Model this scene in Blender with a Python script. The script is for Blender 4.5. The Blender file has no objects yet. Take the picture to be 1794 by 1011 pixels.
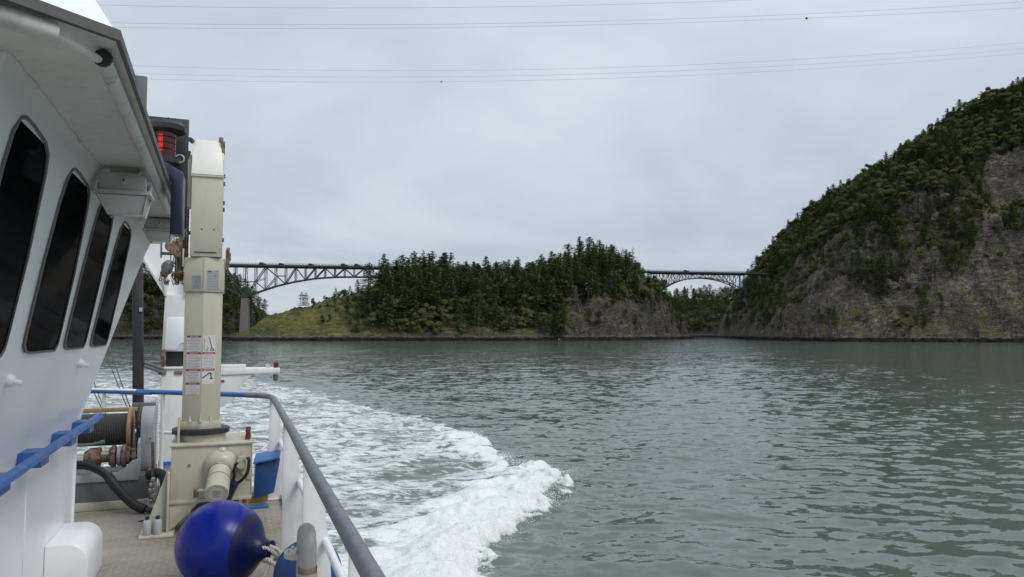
import bpy, bmesh, math, random
import numpy as np
from mathutils import Vector, Matrix

R = math.radians
S = bpy.context.scene
C = S.collection
random.seed(7)

# ------------------------------------------------------------------ camera, sky, sun, exposure
EYE = 1.65            # eye above the boat deck
DECK = 3.35           # boat deck above the water
TH = math.atan(492 / 1296)          # heading of the boat's after deck against the view
cam = bpy.data.cameras.new('camera')
cam.sensor_width = 36.0
cam.lens = 1296 / 1794 * 36
cam.clip_start = 0.05
cam.clip_end = 12000
co = bpy.data.objects.new('camera', cam)
C.objects.link(co)
co.location = (0, 0, DECK + EYE)
co.rotation_euler = (R(90) + math.atan(77.5 / 1296), 0, 0)
S.camera = co

SUN_EL, SUN_AZ = R(50), R(118)      # azimuth clockwise from +Y (north)
w = bpy.data.worlds.new('World')
S.world = w
w.use_nodes = True
wn, wl = w.node_tree.nodes, w.node_tree.links
wn.clear()
def wnode(t, **k):
    n = wn.new(t)
    for a, v in k.items():
        setattr(n, a, v)
    return n
sky = wnode('ShaderNodeTexSky', sky_type='NISHITA', sun_disc=False, sun_elevation=SUN_EL, sun_rotation=SUN_AZ,
            air_density=1.0, dust_density=2.0, ozone_density=1.0)
tc = wnode('ShaderNodeTexCoord')
sep = wnode('ShaderNodeSeparateXYZ')
wl.new(tc.outputs['Generated'], sep.inputs[0])
def wmath(op, a, b=None):
    n = wnode('ShaderNodeMath', operation=op)
    for i, v in enumerate((a, b)):
        if v is None:
            continue
        if isinstance(v, (int, float)):
            n.inputs[i].default_value = v
        else:
            wl.new(v, n.inputs[i])
    return n.outputs[0]
zc = wmath('ADD', wmath('MAXIMUM', sep.outputs[2], 0.0), 0.16)
comb = wnode('ShaderNodeCombineXYZ')
wl.new(wmath('DIVIDE', sep.outputs[0], zc), comb.inputs[0])
wl.new(wmath('DIVIDE', sep.outputs[1], zc), comb.inputs[1])
cn1 = wnode('ShaderNodeTexNoise')
cn1.inputs['Scale'].default_value = 0.62
cn1.inputs['Detail'].default_value = 5.0
cn1.inputs['Roughness'].default_value = 0.56
cn1.inputs['Distortion'].default_value = 0.4
wl.new(comb.outputs[0], cn1.inputs['Vector'])
cr = wnode('ShaderNodeValToRGB')
cr.color_ramp.elements[0].position = 0.34
cr.color_ramp.elements[0].color = (4.2, 4.8, 5.75, 1)
cr.color_ramp.elements[1].position = 0.66
cr.color_ramp.elements[1].color = (6.3, 6.7, 7.2, 1)
wl.new(cn1.outputs['Fac'], cr.inputs['Fac'])
# an overcast sky is a little brighter overhead
gr = wmath('ADD', wmath('MULTIPLY', wmath('MAXIMUM', sep.outputs[2], 0.0), 0.45), 0.94)
vm = wnode('ShaderNodeVectorMath', operation='SCALE')
wl.new(cr.outputs['Color'], vm.inputs[0])
wl.new(gr, vm.inputs['Scale'])
mx = wnode('ShaderNodeMix', data_type='RGBA')
mx.inputs['Factor'].default_value = 0.93
wl.new(sky.outputs[0], mx.inputs['A'])
wl.new(vm.outputs[0], mx.inputs['B'])
bg = wnode('ShaderNodeBackground')
bg.inputs['Strength'].default_value = 0.1
wl.new(mx.outputs['Result'], bg.inputs['Color'])
wo = wnode('ShaderNodeOutputWorld')
wl.new(bg.outputs[0], wo.inputs['Surface'])

sl = bpy.data.lights.new('sun', 'SUN')
sl.energy = 1.5
sl.angle = R(24)
sl.color = (1.0, 0.965, 0.91)
so = bpy.data.objects.new('sun', sl)
C.objects.link(so)
so.location = (0, 0, 300)
sd_ = Vector((math.sin(SUN_AZ) * math.cos(SUN_EL), math.cos(SUN_AZ) * math.cos(SUN_EL), math.sin(SUN_EL)))
so.rotation_euler = sd_.to_track_quat('Z', 'Y').to_euler()

S.view_settings.view_transform = 'Standard'
S.view_settings.look = 'None'
S.view_settings.exposure = 0.16
S.view_settings.gamma = 1.0
S.view_settings.use_curve_mapping = False
S.render.engine = 'CYCLES'
S.cycles.max_bounces = 6
S.cycles.transparent_max_bounces = 4

# ------------------------------------------------------------------ numpy noise
def _h(ix, iy, iz, seed):
    n = (ix * 374761393 + iy * 668265263 + iz * 2147483647 + seed * 1274126177) & 0xFFFFFFFF
    n = ((n ^ (n >> 13)) * 1274126177) & 0xFFFFFFFF
    n = (n ^ (n >> 16)) & 0xFFFFFFFF
    return n.astype(np.float64) / 4294967295.0
def vnoise(x, y, z=None, seed=0):
    x = np.asarray(x, float); y = np.asarray(y, float)
    z = np.zeros_like(x) if z is None else np.asarray(z, float)
    ix, iy, iz = (np.floor(a).astype(np.int64) for a in (x, y, z))
    fx, fy, fz = x - ix, y - iy, z - iz
    fx, fy, fz = (f * f * f * (f * (f * 6 - 15) + 10) for f in (fx, fy, fz))
    r = 0
    for dx in (0, 1):
        for dy in (0, 1):
            for dz in (0, 1):
                r = r + _h(ix + dx, iy + dy, iz + dz, seed) * (fx if dx else 1 - fx) * (fy if dy else 1 - fy) * (fz if dz else 1 - fz)
    return r * 2 - 1
def fbm(x, y, z=None, oct=4, seed=0, gain=0.5, ridged=False):
    a, t, s = 1.0, 0, 0
    z = np.zeros_like(np.asarray(x, float)) if z is None else z
    for o in range(oct):
        n = vnoise(x, y, z, seed + o * 17)
        if ridged:
            n = 1 - 2 * np.abs(n)
        t = t + n * a; s += a
        a *= gain; x = x * 2.03 + 5.1; y = y * 2.03 + 1.7; z = z * 2.03 + 3.3
    return t / s
def smooth(a, b, x):
    t = np.clip((x - a) / (b - a), 0, 1)
    return t * t * (3 - 2 * t)

# ------------------------------------------------------------------ materials
def mat(name):
    m = bpy.data.materials.new(name)
    m.use_nodes = True
    n, l = m.node_tree.nodes, m.node_tree.links
    b = n['Principled BSDF']
    return m, n, l, b
def nd(n, t, **k):
    o = n.new(t)
    for a, v in k.items():
        if a in o.inputs:
            o.inputs[a].default_value = v
        else:
            setattr(o, a, v)
    return o
def link(l, a, b):
    l.new(a, b)
def ramp(n, l, fac, stops):
    r = n.new('ShaderNodeValToRGB')
    e = r.color_ramp.elements
    while len(e) < len(stops):
        e.new(0.5)
    for i, (p, c) in enumerate(stops):
        e[i].position = p
        e[i].color = (c, c, c, 1) if isinstance(c, (int, float)) else (*c, 1)
    l.new(fac, r.inputs['Fac'])
    return r.outputs['Color']
def noise(n, l, vec, scale, detail=4, rough=0.55, dist=0.0):
    t = nd(n, 'ShaderNodeTexNoise', Scale=scale, Detail=detail, Roughness=rough, Distortion=dist)
    if vec is not None:
        l.new(vec, t.inputs['Vector'])
    return t.outputs['Fac']
def mixc(n, l, fac, a, b, blend='MIX'):
    m = n.new('ShaderNodeMix')
    m.data_type = 'RGBA'
    m.blend_type = blend
    for k, v in (('Factor', fac), ('A', a), ('B', b)):
        if isinstance(v, (int, float)):
            m.inputs[k].default_value = v
        elif isinstance(v, tuple):
            m.inputs[k].default_value = (*v, 1)
        else:
            l.new(v, m.inputs[k])
    return m.outputs['Result']
def mth(n, l, op, a, b=None, clamp=False):
    m = n.new('ShaderNodeMath')
    m.operation = op
    m.use_clamp = clamp
    for i, v in enumerate((a, b)):
        if v is None:
            continue
        if isinstance(v, (int, float)):
            m.inputs[i].default_value = v
        else:
            l.new(v, m.inputs[i])
    return m.outputs[0]
def objvec(n, l, scale=(1, 1, 1)):
    t = n.new('ShaderNodeTexCoord')
    mp = n.new('ShaderNodeMapping')
    mp.inputs['Scale'].default_value = scale
    l.new(t.outputs['Object'], mp.inputs['Vector'])
    return mp.outputs['Vector']
def bump(n, l, b, height, strength, dist=0.01):
    bp = n.new('ShaderNodeBump')
    bp.inputs['Strength'].default_value = strength
    bp.inputs['Distance'].default_value = dist
    l.new(height, bp.inputs['Height'])
    l.new(bp.outputs['Normal'], b.inputs['Normal'])

def paint(name, col, rough=0.35, rust=0.0, dirt=0.3, wave=0.15, dirtcol=(0.2, 0.18, 0.15), metal=0.0, scale=1.0, rvar=1.0):
    m, n, l, b = mat(name)
    v = objvec(n, l)
    vs = objvec(n, l, (1, 1, 0.18))
    d1 = noise(n, l, v, 3.0 * scale, 6, 0.6)
    d2 = noise(n, l, vs, 14.0 * scale, 5, 0.65)
    fac = mth(n, l, 'MULTIPLY', ramp(n, l, d1, [(0.42, 0.0), (0.8, 1.0)]), dirt)
    fac2 = mth(n, l, 'MULTIPLY', ramp(n, l, d2, [(0.52, 0.0), (0.8, 1.0)]), dirt * 0.9)
    dark = tuple(c * 0.55 + k * 0.25 for c, k in zip(col, dirtcol))
    c = mixc(n, l, fac, col, dark)
    c = mixc(n, l, fac2, c, dirtcol)
    r = ramp(n, l, noise(n, l, v, 9.0 * scale, 4), [(0.3, max(0.02, rough - 0.1 * rvar)), (0.7, min(1, rough + 0.15 * rvar))])
    if rust > 0:
        rn = noise(n, l, v, 11.0 * scale, 9, 0.7, 0.4)
        rm = ramp(n, l, rn, [(0.74 - 0.28 * rust, 0.0), (0.78 - 0.28 * rust, 1.0)])
        rc = mixc(n, l, noise(n, l, v, 40.0 * scale, 4), (0.055, 0.025, 0.014), (0.20, 0.088, 0.042))
        c = mixc(n, l, rm, c, rc)
        r = mixc(n, l, rm, r, (0.85, 0.85, 0.85))
    link(l, c, b.inputs['Base Color'])
    link(l, r, b.inputs['Roughness'])
    b.inputs['Metallic'].default_value = metal
    h = mth(n, l, 'ADD', mth(n, l, 'MULTIPLY', noise(n, l, v, 2.2 * scale, 2), 1.0),
            mth(n, l, 'MULTIPLY', noise(n, l, v, 60.0 * scale, 3), 0.05))
    bump(n, l, b, h, wave, 0.05)
    return m

M = {}
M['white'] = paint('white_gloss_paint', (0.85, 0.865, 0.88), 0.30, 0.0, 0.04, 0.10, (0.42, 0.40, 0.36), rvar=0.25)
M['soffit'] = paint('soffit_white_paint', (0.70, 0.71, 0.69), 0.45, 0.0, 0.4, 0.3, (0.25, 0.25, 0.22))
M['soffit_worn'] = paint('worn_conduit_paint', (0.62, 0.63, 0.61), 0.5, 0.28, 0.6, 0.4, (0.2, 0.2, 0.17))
M['rim'] = paint('dark_rim_rubber', (0.10, 0.10, 0.10), 0.6, 0.0, 0.5, 0.3)
M['white_rust'] = paint('white_paint_rust_spotted', (0.78, 0.78, 0.76), 0.4, 0.16, 0.3, 0.3, (0.3, 0.22, 0.14))
M['white_streak'] = paint('white_paint_scuffed', (0.74, 0.75, 0.75), 0.4, 0.08, 0.4, 0.3, (0.3, 0.26, 0.2))
M['cream'] = paint('cream_crane_paint', (0.50, 0.482, 0.388), 0.38, 0.11, 0.28, 0.15, (0.27, 0.23, 0.16))
M['cream_rust'] = paint('cream_paint_rusting', (0.50, 0.482, 0.388), 0.45, 0.2, 0.55, 0.25, (0.24, 0.17, 0.1))
M['blue'] = paint('blue_rail_paint', (0.035, 0.13, 0.40), 0.4, 0.0, 0.35, 0.3, (0.09, 0.14, 0.24))
M['blue_bin'] = paint('blue_plastic_bin', (0.008, 0.055, 0.19), 0.35, 0.0, 0.3, 0.2, (0.05, 0.09, 0.17))
M['grey_rail'] = paint('grey_rail_cover', (0.17, 0.18, 0.20), 0.45, 0.0, 0.55, 0.5, (0.07, 0.07, 0.08), scale=3)
M['grey'] = paint('grey_machine_paint', (0.40, 0.42, 0.44), 0.45, 0.08, 0.4, 0.2)
M['grey_dark'] = paint('dark_grey_steel', (0.14, 0.15, 0.155), 0.5, 0.08, 0.5, 0.2)
M['rusty'] = paint('rusty_cast_iron', (0.22, 0.17, 0.13), 0.7, 0.85, 0.6, 0.5, (0.06, 0.04, 0.03), scale=2)
M['galv'] = paint('galvanised_pipe', (0.36, 0.36, 0.36), 0.5, 0.12, 0.5, 0.3, (0.16, 0.13, 0.1), metal=0.25, scale=2)
M['black'] = paint('black_paint', (0.018, 0.019, 0.021), 0.45, 0.0, 0.4, 0.2, (0.06, 0.06, 0.06))
M['rubber'] = paint('black_hose_rubber', (0.013, 0.013, 0.014), 0.55, 0.0, 0.5, 0.2, (0.04, 0.04, 0.04))
M['wood'] = paint('weathered_plywood', (0.42, 0.30, 0.17), 0.75, 0.0, 0.6, 0.4, (0.15, 0.1, 0.06), scale=3)
M['board_grey'] = paint('grey_screen_board', (0.085, 0.095, 0.105), 0.5, 0.0, 0.3, 0.2)
M['navy'] = paint('navy_shield_paint', (0.006, 0.013, 0.045), 0.35, 0.0, 0.3, 0.2)
M['red_plastic'] = paint('dark_red_cap', (0.11, 0.012, 0.012), 0.5, 0.1, 0.4, 0.2)
M['yellow'] = paint('faded_yellow_board', (0.42, 0.29, 0.07), 0.6, 0.0, 0.5, 0.2)
M['steel'] = paint('bright_steel', (0.5, 0.5, 0.5), 0.35, 0.05, 0.4, 0.1, metal=0.8)

def simple(name, col, rough=0.5, metal=0.0, **k):
    m, n, l, b = mat(name)
    v = objvec(n, l)
    c = mixc(n, l, noise(n, l, v, 8.0, 4), tuple(x * 0.85 for x in col), tuple(min(1, x * 1.12) for x in col))
    link(l, c, b.inputs['Base Color'])
    b.inputs['Roughness'].default_value = rough
    b.inputs['Metallic'].default_value = metal
    for a, x in k.items():
        b.inputs[a].default_value = x
    return m
M['glass'] = simple('dark_window_glass', (0.003, 0.0045, 0.006), 0.12)
M['glass'].node_tree.nodes['Principled BSDF'].inputs['Specular IOR Level'].default_value = 0.0
M['glass'].node_tree.nodes['Principled BSDF'].inputs['Coat Weight'].default_value = 0.10
M['glass'].node_tree.nodes['Principled BSDF'].inputs['Coat Roughness'].default_value = 0.06
M['cream_skylit'] = paint('skylit_cream_end_plate', (0.74, 0.73, 0.67), 0.4, 0.04, 0.2, 0.12, (0.35, 0.3, 0.22))  # paler cream puts the end facet's stronger sky light into its colour
M['gasket'] = simple('window_gasket', (0.16, 0.165, 0.165), 0.6)
M['lamp_glass'] = simple('frosted_lamp_glass', (0.62, 0.63, 0.62), 0.25)
M['lamp_body'] = simple('lamp_grey_plastic', (0.5, 0.5, 0.48), 0.45)
M['placard'] = simple('white_placard', (0.62, 0.61, 0.6), 0.45)
M['placard_grey'] = simple('aluminium_plate', (0.36, 0.37, 0.38), 0.35, 0.5)
M['print_red'] = simple('red_print', (0.30, 0.03, 0.035), 0.5)
M['print_dark'] = simple('dark_print', (0.03, 0.03, 0.035), 0.5)
M['print_grey'] = simple('grey_print', (0.22, 0.22, 0.23), 0.5)
M['rope'] = simple('pale_rope', (0.55, 0.52, 0.46), 0.9)
M['net_green'] = simple('green_line', (0.03, 0.22, 0.14), 0.7)
M['concrete'] = simple('pier_concrete', (0.16, 0.145, 0.135), 0.9)
M['bridge_steel'] = simple('bridge_green_grey_steel', (0.045, 0.053, 0.050), 0.8)
M['bridge_deck'] = simple('bridge_deck_concrete', (0.035, 0.036, 0.037), 0.8)
M['car_dark'] = simple('car_dark_paint', (0.03, 0.032, 0.036), 0.3)
M['car_glass'] = simple('car_glass', (0.01, 0.012, 0.014), 0.1)
M['wire'] = simple('power_wire', (0.13, 0.135, 0.14), 0.5, 0.3)

# red lens, lit from inside by its lamp
m, n, l, b = mat('red_lamp_lens')
link(l, mixc(n, l, noise(n, l, objvec(n, l), 20, 3), (0.16, 0.004, 0.002), (0.30, 0.010, 0.004)), b.inputs['Base Color'])
b.inputs['Roughness'].default_value = 0.1
b.inputs['Transmission Weight'].default_value = 0.75
M['lens'] = m
m, n, l, b = mat('red_lamp_filament')
b.inputs['Base Color'].default_value = (0.8, 0.1, 0.03, 1)
b.inputs['Emission Color'].default_value = (1.0, 0.12, 0.03, 1)
b.inputs['Emission Strength'].default_value = 1.3
M['filament'] = m

# shiny blue buoy vinyl
def vinyl(name, c1, c2, rough):
    m, n, l, b = mat(name)
    v = objvec(n, l)
    c = mixc(n, l, noise(n, l, v, 5, 6, 0.7), c1, c2)
    sv = objvec(n, l, (1.0, 1.0, 0.25))
    c = mixc(n, l, ramp(n, l, noise(n, l, sv, 16, 8, 0.75, 0.6), [(0.60, 0.0), (0.78, 0.35)]), c, (0.10, 0.12, 0.17))
    c = mixc(n, l, ramp(n, l, noise(n, l, v, 45, 6, 0.7), [(0.66, 0.0), (0.74, 0.5)]), c, (0.02, 0.022, 0.03))
    link(l, c, b.inputs['Base Color'])
    link(l, ramp(n, l, noise(n, l, v, 14, 5), [(0.3, rough), (0.75, rough + 0.14)]), b.inputs['Roughness'])
    b.inputs['Coat Weight'].default_value = 0.0
    b.inputs['Specular IOR Level'].default_value = 0.3
    b.inputs['Coat Roughness'].default_value = 0.15
    bump(n, l, b, noise(n, l, v, 30, 4), 0.06, 0.01)
    return m
M['buoy'] = vinyl('blue_buoy_vinyl', (0.003, 0.013, 0.20), (0.005, 0.019, 0.26), 0.2)
M['buoy_cap'] = vinyl('navy_buoy_vinyl', (0.003, 0.006, 0.045), (0.004, 0.009, 0.06), 0.3)
M['buoy_old'] = vinyl('dull_blue_buoy_vinyl', (0.018, 0.055, 0.18), (0.03, 0.085, 0.25), 0.5)

# non-skid deck paint
m, n, l, b = mat('deck_nonskid_paint')
v = objvec(n, l)
big = noise(n, l, v, 1.3, 6, 0.65)
c = mixc(n, l, ramp(n, l, big, [(0.35, 0.0), (0.7, 1.0)]), (0.21, 0.185, 0.152), (0.35, 0.32, 0.275))
c = mixc(n, l, ramp(n, l, noise(n, l, v, 7, 8, 0.7), [(0.60, 0.0), (0.72, 0.75)]), c, (0.085, 0.07, 0.055))
c = mixc(n, l, ramp(n, l, noise(n, l, v, 2.6, 8, 0.75), [(0.66, 0.0), (0.74, 0.6)]), c, (0.4, 0.38, 0.35))
def treads(sc, rot):
    t = nd(n, 'ShaderNodeTexWave', Scale=sc, Distortion=1.2, Detail=2.0)
    mp = n.new('ShaderNodeMapping')
    mp.inputs['Rotation'].default_value = (0, 0, R(rot))
    l.new(v, mp.inputs['Vector'])
    l.new(mp.outputs[0], t.inputs['Vector'])
    return t.outputs['Fac']
tr = mth(n, l, 'MULTIPLY', treads(4.0, 38), treads(4.0, -38))
tr = ramp(n, l, tr, [(0.25, 0.0), (0.6, 1.0)])
c = mixc(n, l, mth(n, l, 'MULTIPLY', tr, 0.35), c, (0.33, 0.30, 0.26))
link(l, c, b.inputs['Base Color'])
b.inputs['Roughness'].default_value = 0.75
bump(n, l, b, mth(n, l, 'ADD', tr, mth(n, l, 'MULTIPLY', noise(n, l, v, 90, 3), 0.4)), 0.6, 0.008)
M['deck'] = m

# wire rope on the drum
m, n, l, b = mat('wound_wire_rope')
v = objvec(n, l)
wv = nd(n, 'ShaderNodeTexWave', Scale=22.0, Distortion=0.6, Detail=2.0, bands_direction='X')
l.new(v, wv.inputs['Vector'])
link(l, mixc(n, l, wv.outputs['Fac'], (0.03, 0.028, 0.026), (0.14, 0.13, 0.12)), b.inputs['Base Color'])
b.inputs['Roughness'].default_value = 0.6
bump(n, l, b, wv.outputs['Fac'], 0.8, 0.02)
M['wirerope'] = m

# ------------------------------------------------------------------ mesh builder
class MB:
    def __init__(s, org=(0, 0, 0)):
        s.v, s.f, s.o = [], [], Vector(org)
    def add(s, vs, fs):
        k = len(s.v)
        s.v += [tuple(Vector(p) - s.o) for p in vs]
        s.f += [tuple(k + i for i in f) for f in fs]
        return s
    def box(s, x0, x1, y0, y1, z0, z1):
        vs = [(x, y, z) for z in (z0, z1) for y in (y0, y1) for x in (x0, x1)]
        return s.add(vs, [(0, 2, 3, 1), (4, 5, 7, 6), (0, 1, 5, 4), (2, 6, 7, 3), (0, 4, 6, 2), (1, 3, 7, 5)])
    def hexa(s, p):      # bottom four then top four, counter-clockwise seen from above
        return s.add(p, [(3, 2, 1, 0), (4, 5, 6, 7), (0, 1, 5, 4), (1, 2, 6, 5), (2, 3, 7, 6), (3, 0, 4, 7)])
    def bar(s, a, b, w, h=None, up=(0, 0, 1)):
        a, b = Vector(a), Vector(b)
        h = w if h is None else h
        d = (b - a).normalized()
        u = Vector(up)
        if abs(d.dot(u)) > 0.98:
            u = Vector((0, 1, 0))
        sx = d.cross(u).normalized() * (w / 2)
        uz = sx.cross(d).normalized() * (h / 2)
        p = []
        for q in (a, b):
            p += [q - sx - uz, q + sx - uz, q + sx + uz, q - sx + uz]
        return s.add(p, [(3, 2, 1, 0), (4, 5, 6, 7), (0, 1, 5, 4), (1, 2, 6, 5), (2, 3, 7, 6), (3, 0, 4, 7)])
    def tube(s, pts, r, n=10, caps=True):
        pts = [Vector(p) for p in pts]
        rs = r if isinstance(r, (list, tuple)) else [r] * len(pts)
        vs, fs = [], []
        t0 = (pts[1] - pts[0]).normalized()
        u = t0.orthogonal().normalized()
        for i, p in enumerate(pts):
            t = (pts[min(i + 1, len(pts) - 1)] - pts[max(i - 1, 0)]).normalized()
            u = (u - t * u.dot(t)).normalized()
            q = t.cross(u)
            for k in range(n):
                a = 2 * math.pi * k / n
                vs.append(p + (u * math.cos(a) + q * math.sin(a)) * rs[i])
        for i in range(len(pts) - 1):
            for k in range(n):
                k2 = (k + 1) % n
                fs.append((i * n + k, i * n + k2, (i + 1) * n + k2, (i + 1) * n + k))
        if caps:
            fs.append(tuple(reversed(range(n))))
            fs.append(tuple(range((len(pts) - 1) * n, len(pts) * n)))
        return s.add(vs, fs)
    def lathe(s, prof, c, ax, n=24):    # prof: (radius, distance along axis)
        c, ax = Vector(c), Vector(ax).normalized()
        u = ax.orthogonal().normalized()
        q = ax.cross(u)
        vs, fs = [], []
        for r, h in prof:
            for k in range(n):
                a = 2 * math.pi * k / n
                vs.append(c + ax * h + (u * math.cos(a) + q * math.sin(a)) * r)
        for i in range(len(prof) - 1):
            for k in range(n):
                k2 = (k + 1) % n
                fs.append((i * n + k, i * n + k2, (i + 1) * n + k2, (i + 1) * n + k))
        if prof[0][0] > 1e-4:
            fs.append(tuple(reversed(range(n))))
        if prof[-1][0] > 1e-4:
            fs.append(tuple(range((len(prof) - 1) * n, len(prof) * n)))
        return s.add(vs, fs)
    def prism(s, poly, off):            # poly: 3-D points of one face, off: extrusion vector
        k = len(poly)
        off = Vector(off)
        vs = [Vector(p) for p in poly] + [Vector(p) + off for p in poly]
        fs = [tuple(reversed(range(k))), tuple(range(k, 2 * k))]
        for i in range(k):
            j = (i + 1) % k
            fs.append((i, j, k + j, k + i))
        return s.add(vs, fs)
    def build(s, name, material, parent=None, bevel=0.0, seg=2, sharp=35, smooth=True):
        me = bpy.data.meshes.new(name)
        me.from_pydata(s.v, [], s.f)
        bm = bmesh.new()
        bm.from_mesh(me)
        bmesh.ops.recalc_face_normals(bm, faces=bm.faces)
        if bevel > 0:
            es = [e for e in bm.edges if len(e.link_faces) == 2 and e.calc_face_angle(0) > R(30)]
            bmesh.ops.bevel(bm, geom=es, offset=bevel, segments=seg, profile=0.5, affect='EDGES', clamp_overlap=True)
        bm.to_mesh(me)
        bm.free()
        if smooth:
            me.polygons.foreach_set('use_smooth', [True] * len(me.polygons))
            me.set_sharp_from_angle(angle=R(sharp))
        me.materials.append(material if not isinstance(material, str) else M[material])
        o = bpy.data.objects.new(name, me)
        C.objects.link(o)
        if parent is not None:
            o.parent = parent
        return o

def tag(o, label=None, cat=None, group=None, kind=None):
    for k, v in (('label', label), ('category', cat), ('group', group), ('kind', kind)):
        if v:
            o[k] = v
    return o
cT, sT = math.cos(TH), math.sin(TH)
def ship_to_world(p):
    return (p[0] * cT - p[1] * sT, p[0] * sT + p[1] * cT, p[2] + DECK)
class Thing:
    """a thing on the boat: parts are given in boat coordinates (x to the right, y aft, z above the deck)"""
    def __init__(s, name, base, label, cat, group=None, ship=True):
        s.base = base if ship else (0, 0, 0)
        e = bpy.data.objects.new(name, None)
        e.empty_display_size = 0.2
        C.objects.link(e)
        if ship:
            e.location = ship_to_world(base)
            e.rotation_euler = (0, 0, TH)
        else:
            e.location = base
        s.e = tag(e, label, cat, group)
    def mb(s):
        return MB(s.base)
def arc(c, u, v, r, a0, a1, n=8):
    c, u, v = Vector(c), Vector(u), Vector(v)
    return [c + u * (r * math.cos(R(a0 + (a1 - a0) * i / n))) + v * (r * math.sin(R(a0 + (a1 - a0) * i / n))) for i in range(n + 1)]
def spline(pts, n=8):
    P = [Vector(p) for p in pts]
    P = [P[0] * 2 - P[1]] + P + [P[-1] * 2 - P[-2]]
    out = []
    for i in range(1, len(P) - 2):
        for k in range(n):
            t = k / n
            out.append(0.5 * ((2 * P[i]) + (-P[i - 1] + P[i + 1]) * t + (2 * P[i - 1] - 5 * P[i] + 4 * P[i + 1] - P[i + 2]) * t * t
                              + (-P[i - 1] + 3 * P[i] - 3 * P[i + 1] + P[i + 2]) * t ** 3))
    out.append(P[-2])
    return out

# ------------------------------------------------------------------ water with the boat's wake
def grow(a, end, step, fac, cap=1e9):
    out = []
    sgn = 1 if end > a else -1
    while (end - a) * sgn > 0:
        a += sgn * step
        out.append(a)
        step = min(step * fac, cap)
    return out
gx = np.array(sorted(set(grow(-10, -5000, 0.1, 1.035)) | set(np.arange(-10, 3, 0.08).tolist()) | set(grow(2.98, 45, 0.085, 1.008)) | set(grow(45.3, 6000, 0.45, 1.05))))
gy = np.array(sorted(set(grow(9.9, -3000, 0.12, 1.06)) | set(np.arange(10, 33, 0.085).tolist()) | set(grow(33, 110, 0.09, 1.006)) | set(grow(110.8, 7000, 0.6, 1.03))))
WX, WY = np.meshgrid(gx, gy)
SX = np.gradient(gx)[None, :] + 0 * WX
SY = np.gradient(gy)[:, None] + 0 * WX
sp = np.maximum(SX, SY)
rng = np.random.default_rng(3)
wz = np.zeros_like(WX)
gust = 0.75 + 0.5 * fbm(WX / 38, WY / 60, oct=3, seed=40)
for i in range(64):
    lam = 0.42 * (4.2 / 0.42) ** (rng.random() ** 1.3)
    th = rng.normal(0.12, 0.62) + (math.pi if rng.random() < 0.3 else 0)
    st = 0.029 * (1.0 if lam < 2 else 0.7)
    a = st * lam / (2 * math.pi)
    fade = smooth(2.2, 4.5, lam / sp)
    k = 2 * math.pi / lam
    wz += a * fade * np.sin(k * (WX * math.sin(th) + WY * math.cos(th)) + rng.random() * 6.28)
wz *= gust
EDGE = np.array([(-5.0, 8.0), (-2.2, 11.5), (-0.66, 15.1), (-0.3, 17.9), (0.55, 20.2), (1.35, 22.6), (1.98, 25.5)])
TOP = np.array([(1.98, 25.5), (1.3, 27.2), (0.45, 28.2), (-0.75, 30.6), (-1.2, 33.0), (-1.7, 36.6), (-3.6, 40), (-6.4, 46.6), (-10.5, 53), (-16.5, 63.5), (-24.5, 76), (-33, 90), (-60, 122)])
POLY = np.vstack([EDGE, TOP[1:], [(-95, 130), (-70, 40), (-25, 8)]])
def seg_dist(px, py, pts, closed=False):
    best = np.full(px.shape, 1e9)
    pts = np.vstack([pts, pts[:1]]) if closed else pts
    for (ax, ay), (bx, by) in zip(pts[:-1], pts[1:]):
        dx, dy = bx - ax, by - ay
        t = np.clip(((px - ax) * dx + (py - ay) * dy) / (dx * dx + dy * dy), 0, 1)
        best = np.minimum(best, np.hypot(px - ax - t * dx, py - ay - t * dy))
    return best
def inside(px, py, pts):
    r = np.zeros(px.shape, bool)
    n = len(pts)
    for i in range(n):
        (ax, ay), (bx, by) = pts[i], pts[(i + 1) % n]
        if ay == by:
            continue
        c = ((ay > py) != (by > py)) & (px < (bx - ax) * (py - ay) / (by - ay) + ax)
        r ^= c
    return r
sel = (WX > -100) & (WX < 12) & (WY > 5) & (WY < 135)
px_, py_ = WX[sel], WY[sel]
far = np.clip((py_ - 14) / 40, 0, 1)
jx = fbm(px_ * 0.9, py_ * 0.9, oct=4, seed=5) * (0.75 + 1.3 * far)
jy = fbm(px_ * 0.9, py_ * 0.9, oct=4, seed=15) * (0.75 + 1.3 * far)
fj = fbm(px_ * 3.2, py_ * 3.2, oct=4, seed=35, gain=0.6); fk = fbm(px_ * 3.2, py_ * 3.2, oct=4, seed=55, gain=0.6)
qx, qy = px_ + jx + fj * 0.42, py_ + jy + fk * 0.42
ins = inside(qx, qy, POLY)
sdp = seg_dist(qx, qy, POLY, True) * np.where(ins, 1, -1)
de = seg_dist(qx, qy, EDGE) * np.where(ins, 1, -1)
dtp = seg_dist(qx, qy, TOP) * np.where(ins, 1, -1)
sd0 = seg_dist(px_, py_, POLY, True) * np.where(inside(px_, py_, POLY), 1, -1)
gate0 = smooth(-0.35, 0.0, sd0 + 0.35 * far)
base = 0.57 * smooth(-0.2, 0.9, sdp)
base *= 1 - 0.50 * smooth(50, 115, py_)
crest = smooth(-0.35, 0.5, de) * (1 - smooth(1.9, 5.0, de)) * (1 - 0.45 * smooth(24.3, 26.0, py_))
lobe = smooth(-0.3, 0.4, dtp) * (1 - smooth(0.8, 2.6, dtp)) * (1 - smooth(34, 50, py_))
pool = np.exp(-(((px_ + 2.7) / 1.7) ** 2 + ((py_ - 27.8 - 0.5 * (px_ + 2.7)) / 2.2) ** 2))
pool2 = np.exp(-(((px_ + 2.2) / 1.9) ** 2 + ((py_ - 23.3) / 1.0) ** 2))
inner = smooth(2.0, 6.0, de) * 0.10
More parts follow.
